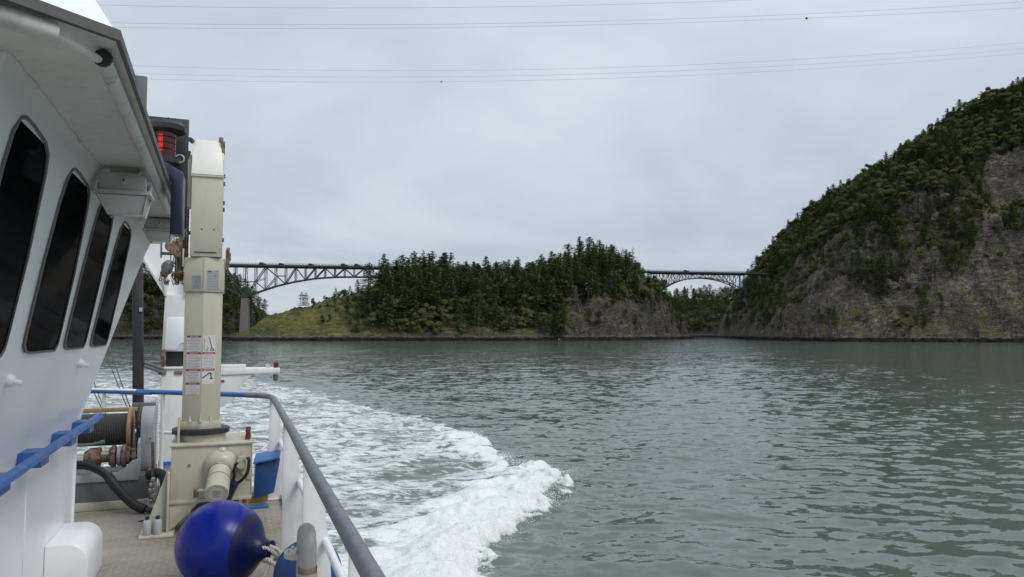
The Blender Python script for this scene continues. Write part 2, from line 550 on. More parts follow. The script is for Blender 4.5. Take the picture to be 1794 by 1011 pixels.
fo = np.maximum(base - inner, np.maximum(crest * 1.0, lobe * 0.80)) - 0.27 * pool - 0.18 * pool2
fo = np.clip(fo + 0.10 * fbm(px_ * 0.35, py_ * 0.25, oct=3, seed=77) * (fo > 0.02), 0, 1)
fo = fo * gate0
foam = np.zeros_like(WX)
foam[sel] = fo
lump = fbm(px_ * 1.6, py_ * 1.6, oct=5, seed=21)
lump2 = fbm(px_ * 4.5, py_ * 4.5, oct=3, seed=22)
along = smooth(9, 15, py_) * (1 - smooth(23.6, 26.2, py_))
ch = gate0 * 0.43 * np.exp(-((de - 0.85) / np.where(de < 0.85, 0.5, 1.25)) ** 2) * (0.35 + 0.65 * along) * (py_ < 34)
lobeh = gate0 * 0.26 * np.exp(-((dtp - 0.7) / 0.9) ** 2) * (1 - smooth(30, 48, py_))
trough = -0.12 * np.exp(-((de + 1.3) / 1.2) ** 2) * along
zz = wz[sel] * (1 - 0.6 * smooth(0.2, 0.8, fo)) + ch * (0.88 + 0.36 * lump) + lobeh * (0.8 + 0.5 * lump) + trough
zz += smooth(0.25, 0.8, fo) * (0.09 * lump + 0.055 * lump2) * (1 - 0.5 * far)
# ridges that the wake drags behind it, lying across the view
zz += 0.06 * np.sin(2 * math.pi * (py_ * 0.92 - px_ * 0.38) / 2.6 + 2 * jx) * smooth(0.05, 0.4, fo)
wz[sel] = zz
far_flat = np.hypot(WX, WY)
nY, nX = WX.shape
# keep the surface clear of the boat's own hull
lxs, lys = WX * cT + WY * sT, -WX * sT + WY * cT
inb = (lxs > -4.2) & (lxs < 0.6) & (lys < 16)
wz[inb] = np.minimum(wz[inb], 0.05)
me = bpy.data.meshes.new('water')
vv = np.stack([WX, WY, wz], -1).reshape(-1, 3)
idx = np.arange(nX * nY).reshape(nY, nX)
q = np.stack([idx[:-1, :-1], idx[:-1, 1:], idx[1:, 1:], idx[1:, :-1]], -1).reshape(-1, 4)
def np_mesh(me, v, q):
    me.vertices.add(len(v))
    me.vertices.foreach_set('co', v.astype(np.float32).ravel())
    k = q.shape[1]
    me.loops.add(q.size)
    me.loops.foreach_set('vertex_index', q.astype(np.int32).ravel())
    me.polygons.add(len(q))
    me.polygons.foreach_set('loop_start', np.arange(0, q.size, k, dtype=np.int32))
    me.update(calc_edges=True)
    me.polygons.foreach_set('use_smooth', np.ones(len(q), bool))
np_mesh(me, vv, q)
at_ = me.attributes.new('foam', 'FLOAT', 'POINT')
at_.data.foreach_set('value', foam.astype(np.float32).ravel())

m, n, l, b = mat('green_sea_water')
tcw = n.new('ShaderNodeTexCoord')
P = tcw.outputs['Object']
def mapped(sc, rz=0.0):
    mp = n.new('ShaderNodeMapping')
    mp.inputs['Scale'].default_value = sc
    mp.inputs['Rotation'].default_value = (0, 0, rz)
    l.new(P, mp.inputs['Vector'])
    return mp.outputs[0]
fa = n.new('ShaderNodeAttribute')
fa.attribute_name = 'foam'
dens = fa.outputs['Fac']
lace1 = noise(n, l, mapped((0.5, 1.0, 1), 0.25), 1.0, 7, 0.56, 1.8)
lace2 = noise(n, l, mapped((0.55, 1.0, 1), 0.1), 2.3, 7, 0.6, 1.4)
rid = mth(n, l, 'ABSOLUTE', mth(n, l, 'SUBTRACT', noise(n, l, mapped((0.5, 1.05, 1), 0.25), 1.5, 6, 0.6, 1.2), 0.5))
rid2 = mth(n, l, 'ABSOLUTE', mth(n, l, 'SUBTRACT', noise(n, l, mapped((0.8, 1.0, 1), -0.3), 3.6, 5, 0.6, 0.6), 0.5))
# lacy threads where the ridged noise passes through its middle value
val = mth(n, l, 'MULTIPLY', dens, 1.12)
val = mth(n, l, 'ADD', val, mth(n, l, 'MULTIPLY', mth(n, l, 'SUBTRACT', lace1, 0.5), 1.5))
val = mth(n, l, 'ADD', val, mth(n, l, 'MULTIPLY', mth(n, l, 'SUBTRACT', lace2, 0.5), 0.9))
val = mth(n, l, 'SUBTRACT', val, mth(n, l, 'MULTIPLY', rid, 1.5))
val = mth(n, l, 'SUBTRACT', val, mth(n, l, 'MULTIPLY', rid2, 1.0))
fm = ramp(n, l, val, [(0.26, 0.0), (0.40, 0.55), (0.72, 1.0)])
gate = ramp(n, l, dens, [(0.03, 0.0), (0.16, 1.0)])
fm = mth(n, l, 'MULTIPLY', fm, gate, True)
# aerated, milky green water round the foam
milk = mth(n, l, 'MULTIPLY', ramp(n, l, dens, [(0.05, 0.0), (0.9, 1.0)]), 0.55)
patch = noise(n, l, mapped((0.02, 0.03, 1)), 1.0, 4, 0.5)
wc = mixc(n, l, patch, (0.084, 0.112, 0.092), (0.112, 0.143, 0.118))
wc = mixc(n, l, milk, wc, (0.19, 0.24, 0.215))
link(l, wc, b.inputs['Base Color'])
b.inputs['Roughness'].default_value = 0.07
b.inputs['IOR'].default_value = 1.333
# ripples: slopes straight from noise, so that they also hold far away where they are finer than a pixel
def slope(sc, rz, scale, k, detail=3):
    t = nd(n, 'ShaderNodeTexNoise', Scale=scale, Detail=detail, Roughness=0.55, Distortion=0.3)
    l.new(mapped(sc, rz), t.inputs['Vector'])
    v1 = n.new('ShaderNodeVectorMath'); v1.operation = 'SUBTRACT'
    l.new(t.outputs['Color'], v1.inputs[0]); v1.inputs[1].default_value = (0.5, 0.5, 0.5)
    v2 = n.new('ShaderNodeVectorMath'); v2.operation = 'MULTIPLY'
    l.new(v1.outputs[0], v2.inputs[0]); v2.inputs[1].default_value = (k * 0.7, k, 0.0)
    return v2.outputs[0]
def vadd(a, b):
    v = n.new('ShaderNodeVectorMath'); v.operation = 'ADD'
    l.new(a, v.inputs[0]); l.new(b, v.inputs[1])
    return v.outputs[0]
gm = n.new('ShaderNodeNewGeometry')
nv = vadd(gm.outputs['Normal'], vadd(vadd(slope((0.5, 1.0, 1), 0.12, 1.1, 0.42), slope((0.5, 1.0, 1), 0.3, 0.22, 0.17)), slope((0.6, 1.0, 1), -0.25, 3.2, 0.48)))
nn_ = n.new('ShaderNodeVectorMath'); nn_.operation = 'NORMALIZE'
l.new(nv, nn_.inputs[0])
l.new(nn_.outputs[0], b.inputs['Normal'])
fb = n.new('ShaderNodeBsdfPrincipled')
link(l, mixc(n, l, lace2, (0.66, 0.70, 0.69), (0.88, 0.90, 0.89)), fb.inputs['Base Color'])
fb.inputs['Roughness'].default_value = 0.75
bp2 = n.new('ShaderNodeBump')
bp2.inputs['Strength'].default_value = 0.65
bp2.inputs['Distance'].default_value = 0.14
l.new(mth(n, l, 'ADD', noise(n, l, P, 6.0, 6, 0.65, 0.5), mth(n, l, 'MULTIPLY', val, 0.5)), bp2.inputs['Height'])
l.new(bp2.outputs[0], fb.inputs['Normal'])
ms = n.new('ShaderNodeMixShader')
l.new(fm, ms.inputs[0])
l.new(b.outputs[0], ms.inputs[1])
l.new(fb.outputs[0], ms.inputs[2])
l.new(ms.outputs[0], n['Material Output'].inputs['Surface'])
me.materials.append(m)
water = bpy.data.objects.new('water', me)
C.objects.link(water)
tag(water, 'grey-green sea water with a foaming wake', kind='structure')

# spray thrown up along the breaking crest
def spray():
    rg = random.Random(5)
    V, Fc = [], []
    o = [(1, 0, 0), (-1, 0, 0), (0, 1, 0), (0, -1, 0), (0, 0, 1), (0, 0, -1)]
    of = [(0, 2, 4), (2, 1, 4), (1, 3, 4), (3, 0, 4), (2, 0, 5), (1, 2, 5), (3, 1, 5), (0, 3, 5)]
    segs = [(EDGE[i], EDGE[i + 1]) for i in range(1, len(EDGE) - 1)] + [(TOP[i], TOP[i + 1]) for i in range(0, 5)]
    wts = [math.hypot(*(b - a)) for a, b in segs]
    for k in range(16000):
        i = rg.choices(range(len(segs)), wts)[0]
        a, b_ = segs[i]
        t = rg.random()
        p = a + (b_ - a) * t
        d = b_ - a
        nrm = np.array((d[1], -d[0])) / math.hypot(*d)      # outward: right of travel
        on_edge = i < len(EDGE) - 2
        # thrown in bursts
        burst = float(fbm(np.array([p[0] * 1.1]), np.array([p[1] * 1.1]), oct=2, seed=9)[0])
        out = rg.gauss(-0.5, 0.34) + 0.45 * burst
        x, y = p[0] + nrm[0] * out, p[1] + nrm[1] * out
        hh = 0.43 * math.exp(-((-out - 0.85) / (0.5 if -out < 0.85 else 1.25)) ** 2) if on_edge else 0.2
        z = hh * rg.uniform(0.55, 1.0) + abs(rg.gauss(0, 0.09 if on_edge else 0.06)) + (0.05 if burst > 0.2 else 0)
        s = 0.004 + 0.013 * rg.random() ** 3
        b0 = len(V)
        V.extend((x + s * rg.uniform(.7, 1.5) * q_[0], y + s * q_[1], z + s * q_[2]) for q_ in o)
        Fc.extend(tuple(b0 + j for j in f) for f in of)
    me = bpy.data.meshes.new('spray')
    me.from_pydata(V, [], Fc)
    mm, n, l, b = mat('white_spray')
    link(l, mixc(n, l, noise(n, l, objvec(n, l), 3, 3), (0.8, 0.83, 0.82), (0.92, 0.94, 0.93)), b.inputs['Base Color'])
    b.inputs['Roughness'].default_value = 0.5
    me.materials.append(mm)
    o_ = bpy.data.objects.new('spray', me)
    C.objects.link(o_)
    tag(o_, 'white spray along the breaking wake crest', 'spray', kind='stuff')
spray()

# ------------------------------------------------------------------ land
def rock_material(name, rock_a, rock_b, grass_a, grass_b, crack=1.0):
    m, n, l, b = mat(name)
    t = n.new('ShaderNodeTexCoord')
    g = n.new('ShaderNodeNewGeometry')
    P = t.outputs['Object']
    sp_ = n.new('ShaderNodeSeparateXYZ')
    l.new(P, sp_.inputs[0])
    sn = n.new('ShaderNodeSeparateXYZ')
    l.new(g.outputs['True Normal'], sn.inputs[0])
    mp = n.new('ShaderNodeMapping')
    mp.inputs['Rotation'].default_value = (R(20), R(35), R(15))
    mp.inputs['Scale'].default_value = (1.0, 1.0, 0.35)
    l.new(P, mp.inputs['Vector'])
    st = mp.outputs[0]
    n1 = noise(n, l, P, 0.06, 8, 0.65)
    n2 = noise(n, l, st, 0.5, 8, 0.7, 0.6)
    c = mixc(n, l, ramp(n, l, n1, [(0.35, 0.0), (0.65, 1.0)]), rock_a, rock_b)
    big = noise(n, l, st, 0.035, 5, 0.6, 0.8)
    c = mixc(n, l, ramp(n, l, big, [(0.36, 0.0), (0.52, 0.75)]), tuple(x * 0.62 for x in rock_a), c)
    c = mixc(n, l, ramp(n, l, noise(n, l, P, 0.045, 6, 0.62), [(0.54, 0.0), (0.68, 0.7)]), c, (0.21, 0.16, 0.105))
    c = mixc(n, l, ramp(n, l, n2, [(0.3, 0.85), (0.55, 0.0)]), c, tuple(x * 0.32 for x in rock_a))
    mq = n.new('ShaderNodeMapping')
    mq.inputs['Rotation'].default_value = (R(10), R(-38), R(20))
    mq.inputs['Scale'].default_value = (0.22, 0.5, 1.0)
    l.new(P, mq.inputs['Vector'])
    s1 = noise(n, l, mq.outputs[0], 0.42, 7, 0.68, 1.2)
    ck = ramp(n, l, mth(n, l, 'ABSOLUTE', mth(n, l, 'SUBTRACT', s1, 0.5)), [(0.0, 1.0), (0.035, 0.0)])
    s2 = noise(n, l, mq.outputs[0], 0.8, 6, 0.66, 0.8)
    c = mixc(n, l, ramp(n, l, s2, [(0.36, 0.6 * crack), (0.52, 0.0)]), c, (0.03, 0.027, 0.025))
    c = mixc(n, l, mth(n, l, 'MULTIPLY', ck, 0.55 * crack), c, (0.022, 0.02, 0.018))
    c = mixc(n, l, ramp(n, l, noise(n, l, P, 0.8, 8, 0.72), [(0.56, 0.0), (0.74, 0.55)]), c, (0.34, 0.31, 0.275))
    # dry grass and moss on the gentler ledges
    at = n.new('ShaderNodeAttribute')
    at.attribute_name = 'grass'
    ga = noise(n, l, P, 0.16, 9, 0.7)
    gv = mth(n, l, 'ADD', mth(n, l, 'ADD', mth(n, l, 'MULTIPLY', sn.outputs[2], 0.75), mth(n, l, 'MULTIPLY', ga, 1.3)), at.outputs['Fac'])
    gf = ramp(n, l, mth(n, l, 'MULTIPLY', gv, 0.5), [(0.56, 0.0), (0.66, 1.0)])
    gc = mixc(n, l, ramp(n, l, noise(n, l, P, 0.07, 7, 0.68, 0.5), [(0.36, 0.0), (0.62, 1.0)]), grass_a, grass_b)
    gc = mixc(n, l, ramp(n, l, noise(n, l, P, 0.9, 6, 0.7), [(0.35, 0.6), (0.65, 0.0)]), gc, tuple(x * 0.45 for x in grass_b))
    c = mixc(n, l, gf, c, gc)
    # pale splash-zone rock over a black weed and barnacle belt
    zj = mth(n, l, 'ADD', sp_.outputs[2], mth(n, l, 'MULTIPLY', mth(n, l, 'SUBTRACT', noise(n, l, P, 0.35, 5, 0.6), 0.5), 2.4))
    pale = ramp(n, l, mth(n, l, 'MULTIPLY', zj, 0.1), [(0.20, 0.0), (0.24, 0.85), (0.31, 0.6), (0.40, 0.0)])
    pc = mixc(n, l, n2, (0.05, 0.046, 0.042), (0.24, 0.225, 0.21))
    c = mixc(n, l, pale, c, pc)
    tide = ramp(n, l, mth(n, l, 'MULTIPLY', zj, 0.1), [(0.19, 1.0), (0.24, 0.0)])
    c = mixc(n, l, tide, c, mixc(n, l, n2, (0.010, 0.009, 0.008), (0.035, 0.028, 0.024)))
    link(l, c, b.inputs['Base Color'])
    b.inputs['Roughness'].default_value = 0.9
    b.inputs['Specular IOR Level'].default_value = 0.25
    h = mth(n, l, 'ADD', mth(n, l, 'MULTIPLY', n2, 1.2), mth(n, l, 'MULTIPLY', s2, 0.7))
    h = mth(n, l, 'ADD', h, mth(n, l, 'MULTIPLY', ck, -0.35))
    h = mth(n, l, 'ADD', h, mth(n, l, 'MULTIPLY', noise(n, l, P, 1.6, 5, 0.7), 0.35))
    bump(n, l, b, h, 1.0, 1.5)
    return m
M['rock_cliff'] = rock_material('cliff_rock', (0.215, 0.186, 0.153), (0.33, 0.284, 0.23), (0.25, 0.20, 0.09), (0.13, 0.13, 0.048))
M['rock_island'] = rock_material('island_rock', (0.13, 0.115, 0.10), (0.19, 0.165, 0.14), (0.29, 0.25, 0.095), (0.095, 0.125, 0.040))
M['rock_dark'] = rock_material('dark_shore_rock', (0.08, 0.075, 0.068), (0.13, 0.115, 0.1), (0.06, 0.065, 0.03), (0.03, 0.045, 0.02))  # darker rock and grass tones for the west shore and far land

def slabs(X, Y, h, size, seed):
    """tilted rock slabs: every cell is a plane of its own, so that neighbours meet in ledges and clefts"""
    u = (X * 0.9 + Y * 0.35 + h * 0.35) / size + 0.5 * fbm(X / size / 2, Y / size / 2, oct=2, seed=seed + 3)
    v = (h * 0.85 + Y * 0.25 - X * 0.35) / (size * 1.1) + 0.5 * fbm(X / size / 2, Y / size / 2, oct=2, seed=seed + 4)
    iu, iv = np.floor(u).astype(np.int64), np.floor(v).astype(np.int64)
    best = np.full(u.shape, 1e9); out = np.zeros(u.shape)
    z0 = np.zeros_like(iu)
    for du in (-1, 0, 1):
        for dv in (-1, 0, 1):
            a, b = iu + du, iv + dv
            cu = a + 0.1 + 0.8 * _h(a, b, z0, seed); cv = b + 0.1 + 0.8 * _h(a, b, z0, seed + 1)
            d = (u - cu) ** 2 + (v - cv) ** 2
            t = (_h(a, b, z0, seed + 2) - 0.5) * 1.6 + (u - cu) * (_h(a, b, z0, seed + 7) - 0.5) * 2.2 + (v - cv) * (_h(a, b, z0, seed + 8) - 0.5) * 2.2
            m_ = d < best
            out = np.where(m_, t, out); best = np.where(m_, d, best)
    return out
class Land:
    def __init__(s, name, poly, hfun, x0, x1, y0, y1, step, material, label, warp=(4.0, 26, 1.6, 7), grass=None, seed=1, rough=2.2, block=0.0):
        s.x0, s.y0, s.st = x0, y0, step
        xs = np.arange(x0, x1, step); ys = np.arange(y0, y1, step)
        X, Y = np.meshgrid(xs, ys)
        poly = np.array(poly, float)
        wx = fbm(X / warp[1], Y / warp[1], oct=3, seed=seed) * warp[0] + fbm(X / warp[3], Y / warp[3], oct=3, seed=seed + 9, ridged=True) * warp[2]
        sd = seg_dist(X, Y, poly, True) * np.where(inside(X, Y, poly), 1, -1)
        sdw = sd + wx * smooth(-10, 6, sd)
        h = np.where(sdw > 0, hfun(np.maximum(sdw, 0), X, Y), sdw * 0.7)
        rl = fbm(X / 9, Y / 9, h / 9, oct=5, seed=seed + 31, ridged=True, gain=0.55)
        rl2 = fbm((X * 0.8 + h * 0.6) / 7, (Y * 0.8 - h * 0.3) / 10, h / 16, oct=4, seed=seed + 71, ridged=True, gain=0.6)
        h = h + (rl * 0.7 + rl2 * 0.7) * rough * smooth(-0.8, 7, h)
        if callable(block):
            bw0, block = block(X), 1.0
        else:
            bw0 = block
        if block > 0:
            bw = bw0 * smooth(-0.5, 7, h)
            h = h + bw * (slabs(X, Y, h, 16.0, seed + 5) * 6.0 + slabs(X, Y, h, 7.0, seed + 6) * 3.0)
        h = np.maximum(h, -4)
        s.h, s.sd = h, sdw
        gz = np.gradient(h, step)
        s.slope = np.hypot(gz[0], gz[1])
        me = bpy.data.meshes.new(name)
        v = np.stack([X, Y, h], -1).reshape(-1, 3)
        ny, nx = X.shape
        idx = np.arange(nx * ny).reshape(ny, nx)
        q = np.stack([idx[:-1, :-1], idx[:-1, 1:], idx[1:, 1:], idx[1:, :-1]], -1).reshape(-1, 4)
        hh = h.reshape(-1)
        q = q[(hh[q] > -2.0).any(1)]
        used = np.unique(q)
        rm = np.full(nx * ny, -1); rm[used] = np.arange(len(used))
        np_mesh(me, v[used], rm[q])
        a = me.attributes.new('grass', 'FLOAT', 'POINT')
        gg = np.zeros(X.shape) if grass is None else grass(X, Y, h, sdw)
        a.data.foreach_set('value', gg.astype(np.float32).reshape(-1)[used])
        me.materials.append(M[material])
        s.o = bpy.data.objects.new(name, me)
        C.objects.link(s.o)
        tag(s.o, label, kind='structure')
    def at(s, x, y):
        fx, fy = (x - s.x0) / s.st, (y - s.y0) / s.st
        i, j = int(fx), int(fy)
        if i < 0 or j < 0 or i + 1 >= s.h.shape[1] or j + 1 >= s.h.shape[0]:
            return None
        a, b_ = fx - i, fy - j
        H = s.h
        z = (H[j, i] * (1 - a) + H[j, i + 1] * a) * (1 - b_) + (H[j + 1, i] * (1 - a) + H[j + 1, i + 1] * a) * b_
        return z, s.sd[j, i], s.slope[j, i]

# wooded island in the middle
ISL = [(-181, 464), (-150, 452), (-95, 447), (-50, 450), (0, 456), (40, 466), (70, 486), (100, 522), (128, 566), (150, 622), (150, 680), (100, 730), (0, 735), (-70, 690), (-120, 600), (-150, 500)]
def isl_h(s, X, Y):
    gentle = np.interp(s, [0, 2.5, 5, 20, 45, 70, 110], [0, 2.6, 3.8, 17, 32, 36, 38])
    wood = np.interp(s, [0, 3, 8, 25, 50, 80, 120], [0, 3.2, 7, 19, 29, 34, 38])
    cliff = np.interp(s, [0, 2, 6, 14, 24, 40, 70, 120], [0, 2.4, 12, 28, 40, 46, 50, 50])
    a = smooth(-125, -90, X); b = smooth(10, 62, X)
    return gentle * (1 - a) + (wood * (1 - b) + cliff * b) * a
def isl_grass(X, Y, h, sd):
    return 0.75 * (1 - smooth(-100, -50, X)) * smooth(3.2, 5.0, h) + 0.10 * smooth(-100, -50, X) - 0.12 * smooth(20, 70, X)
island = Land('island', ISL, isl_h, -196, 164, 436, 745, 1.15, 'rock_island', 'wooded rocky island with a grassy western point', grass=isl_grass, seed=11, warp=(3.2, 24, 1.6, 7), block=lambda X: 0.12 + 0.88 * smooth(15, 50, X))

# steep rocky headland on the right
CLF = [(204, 740), (193, 660), (185, 600), (174, 545), (166, 495), (168, 455), (183, 424), (215, 400), (262, 377), (310, 355), (420, 320), (560, 300), (560, 800), (226, 800)]
def clf_h(s, X, Y):
    k = 1 + 0.0026 * np.clip(X - 240, 0, 130)
    return np.interp(s, [0, 2, 8, 19, 35, 52, 80, 105, 172, 230, 320], [0, 2.2, 13, 30, 52, 73, 94, 106, 129, 142, 150]) * k
cliff = Land('cliff', CLF, clf_h, 148, 420, 312, 800, 1.05, 'rock_cliff', 'steep rocky headland with trees along its crest', warp=(10, 46, 2.6, 13), seed=23, rough=3.2, block=1.0,
             grass=lambda X, Y, h, sd: 0.26 - 0.40 * smooth(10, 45, h) - 0.15 * np.clip(fbm(X / 30, Y / 30, oct=2, seed=3), -1, 1))

# shore under the bridge's western end
LSH = [(-203, 574), (-222, 560), (-246, 580), (-300, 560), (-420, 540), (-560, 520), (-560, 800), (-300, 800), (-212, 700)]
def lsh_h(s, X, Y):
    return np.interp(s, [0, 3, 10, 18, 30, 60, 120], [0, 2.5, 8, 20, 33, 46, 54])
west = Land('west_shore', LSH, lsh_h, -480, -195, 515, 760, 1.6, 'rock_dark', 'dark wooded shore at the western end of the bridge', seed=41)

# wooded hill seen through the arch
FAR = [(150, 815), (190, 800), (240, 796), (300, 780), (420, 780), (420, 980), (60, 980), (110, 860)]
def far_h(s, X, Y):
    k = 0.55 + 0.45 * smooth(150, 215, X)
    return np.interp(s, [0, 3, 10, 40, 80, 130], [0, 2.5, 10, 30, 43, 47]) * k
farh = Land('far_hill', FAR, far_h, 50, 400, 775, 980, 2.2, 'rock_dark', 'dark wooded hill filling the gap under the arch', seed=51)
# low land on the horizon beyond the strait
FR2 = [(-1500, 2500), (-300, 2450), (-60, 2500), (200, 2600), (900, 2600), (900, 3000), (-1500, 3000)]
low = Land('far_shore', FR2, lambda s, X, Y: np.interp(s, [0, 30, 150, 300], [0, 12, 26, 34]) * (0.8 + 0.25 * fbm(X / 160, Y / 160, oct=3, seed=2)),
           -1500, 900, 2420, 2900, 14, 'rock_dark', 'low blue-green wooded land on the horizon', seed=61, warp=(20, 120, 5, 40), rough=3)

# boulders strewn along the tide line
def shore_rocks(lands):
    rg = random.Random(12)
    V, Fc = [], []
    for land, cnt, ymax, smax in lands:
        js, is_ = np.where((land.h > -0.5) & (land.h < 1.6))
        cand = [(land.x0 + i * land.st, land.y0 + j * land.st, land.h[j, i]) for j, i in zip(js, is_) if land.y0 + j * land.st < ymax and abs((land.x0 + i * land.st) / (land.y0 + j * land.st)) < 0.75]
        for k in range(min(cnt, len(cand))):
            x, y, z = rg.choice(cand)
            s = 0.45 + smax * rg.random() ** 2.5
            b0 = len(V)
            for a in range(4):
                lat = (-0.9, -0.2, 0.5, 1.0)[a]
                rr = (0.75, 1.0, 0.7, 0.05)[a]
                for q_ in range(7):
                    an = q_ * 0.898 + rg.uniform(-.25, .25)
                    V.append((x + s * rr * 1.3 * math.cos(an) * rg.uniform(.75, 1.2), y + s * rr * math.sin(an) * rg.uniform(.75, 1.2), z + s * 0.75 * lat * rg.uniform(.8, 1.1)))
            for a in range(3):
                for q_ in range(7):
                    r_ = (q_ + 1) % 7
                    Fc.append((b0 + a * 7 + q_, b0 + a * 7 + r_, b0 + a * 7 + 7 + r_, b0 + a * 7 + 7 + q_))
            Fc.append(tuple(b0 + 21 + q_ for q_ in range(7)))
    me = bpy.data.meshes.new('shore_rocks')
    me.from_pydata(V, [], Fc)
    a = me.attributes.new('grass', 'FLOAT', 'POINT')
    a.data.foreach_set('value', np.full(len(V), -2.0, np.float32))
    me.materials.append(M['rock_island'])
    o = bpy.data.objects.new('shore_rocks', me)
    C.objects.link(o)
    tag(o, 'boulders and weedy rocks strewn along the tide line', 'rocks', kind='stuff')
shore_rocks([(island, 900, 640, 1.9), (cliff, 700, 640, 1.7), (west, 150, 640, 1.6)])

# ------------------------------------------------------------------ trees
def leaf_mat(name, ca, cb, cc):
    m, n, l, b = mat(name)
    oi = n.new('ShaderNodeObjectInfo')
    v = objvec(n, l)
    c = mixc(n, l, ramp(n, l, noise(n, l, v, 0.9, 5, 0.65), [(0.3, 0.0), (0.7, 1.0)]), ca, cb)
    c = mixc(n, l, mth(n, l, 'MULTIPLY', oi.outputs['Random'], 0.75), c, cc)
    link(l, c, b.inputs['Base Color'])
    b.inputs['Roughness'].default_value = 0.75
    b.inputs['Specular IOR Level'].default_value = 0.2
    tr = n.new('ShaderNodeBsdfTranslucent')
    link(l, mixc(n, l, 0.5, c, (0.06, 0.09, 0.02)), tr.inputs['Color'])
    ms = n.new('ShaderNodeMixShader')
    ms.inputs[0].default_value = 0.2
    l.new(b.outputs[0], ms.inputs[1])
    l.new(tr.outputs[0], ms.inputs[2])
    l.new(ms.outputs[0], n['Material Output'].inputs['Surface'])
    return m
M['needles'] = leaf_mat('fir_needles', (0.078, 0.125, 0.054), (0.150, 0.205, 0.080), (0.170, 0.205, 0.072))
M['leaves'] = leaf_mat('madrone_leaves', (0.080, 0.112, 0.038), (0.145, 0.180, 0.060), (0.155, 0.150, 0.050))
M['bark'] = simple('conifer_bark', (0.085, 0.062, 0.048), 0.95)
M['bark_pale'] = simple('bleached_wood', (0.30, 0.27, 0.24), 0.95)

def leaf_quad(V, Fq, c, d, up, L, W):
    sx = d.cross(up)
    if sx.length < 1e-4:
        return
    sx = sx.normalized() * W
    k = len(V)
    V.extend([tuple(c - d * L * 0.5 - sx * 0.35), tuple(c - d * L * 0.1 + sx), tuple(c + d * L * 0.6), tuple(c + d * L * 0.05 - sx)])
    Fq.append((k, k + 1, k + 2, k + 3))
def mesh_of(name, V, Fq, material):
    me = bpy.data.meshes.new(name)
    me.from_pydata(V, [], Fq)
    me.materials.append(M[material])
    return me
def fir_mesh(seed, H=18.0, rad=3.6, bare=0.12, gap=0.25, lean=0.0, level=0.5):
    rg = random.Random(seed)
    V, Fq = [], []
    z = H * bare
    wind = rg.uniform(0, 6.28)
    T = MB()
    tp = [(0, 0, -1.5), (0.05 * rg.uniform(-1, 1), 0, H * 0.3), (lean * H * 0.05, 0.1 * rg.uniform(-1, 1), H * 0.65), (lean * H * 0.1, 0, H)]
    T.tube(tp, [0.32, 0.25, 0.15, 0.03], 6)
    while z < H * 0.985:
        t = (z - H * bare) / (H * (1 - bare))
        prof = (1 - t) ** 0.62 * 1.04 * (0.55 + 0.45 * min(1, t * 5 + 0.2)) * (0.82 + 0.3 * math.sin(t * 9 + wind))
        nb = 4 if t < 0.85 else 3
        a0 = rg.uniform(0, 6.28)
        for k in range(nb):
            if rg.random() < gap * (1 - 0.6 * t):
                continue
            a = a0 + k * 6.283 / nb + rg.uniform(-0.5, 0.5)
            L = rad * prof * rg.uniform(0.55, 1.12) * (1 + 0.28 * math.cos(a - wind)) + 0.25
            droop = rg.uniform(-0.30, 0.12) + 0.35 * t
            bx = lean * z * 0.1
            d = Vector((math.cos(a), math.sin(a), droop)).normalized()
            if L > 1.2:
                T.tube([(bx, 0, z), Vector((bx, 0, z)) + d * L * 0.8], [0.05, 0.015], 3, False)
            nc = max(2, int(L / 0.42))
            for c in range(nc):
                u = (c + 0.75) / nc
                if u < 0.22 and t < 0.7:
                    continue
                p = Vector((bx, 0, z)) + d * (L * u) + Vector((0, 0, -0.16 * L * u * u))
                for e in range(3):
                    dd = (d + Vector((rg.uniform(-.8, .8), rg.uniform(-.8, .8), rg.uniform(-.45, .25)))).normalized()
                    up = Vector((rg.uniform(-.55, .55), rg.uniform(-.55, .55), 1))
                    leaf_quad(V, Fq, p + Vector((rg.uniform(-.25, .25), rg.uniform(-.25, .25), rg.uniform(-.18, .18))), dd, up, rg.uniform(0.5, 1.05), rg.uniform(0.15, 0.29))
        z += level * rg.uniform(0.7, 1.3) * (1 - 0.35 * t)
    for e in range(5):
        leaf_quad(V, Fq, Vector((lean * H * 0.1, 0, H - 0.15 * e)), Vector((rg.uniform(-.3, .3), rg.uniform(-.3, .3), 1)).normalized(), Vector((rg.uniform(-1, 1), rg.uniform(-1, 1), 0.1)), 0.7, 0.16)
    tr = bpy.data.meshes.new('trunk')
    tr.from_pydata(T.v, [], T.f)
    tr.materials.append(M['bark'])
    return mesh_of('crown', V, Fq, 'needles'), tr
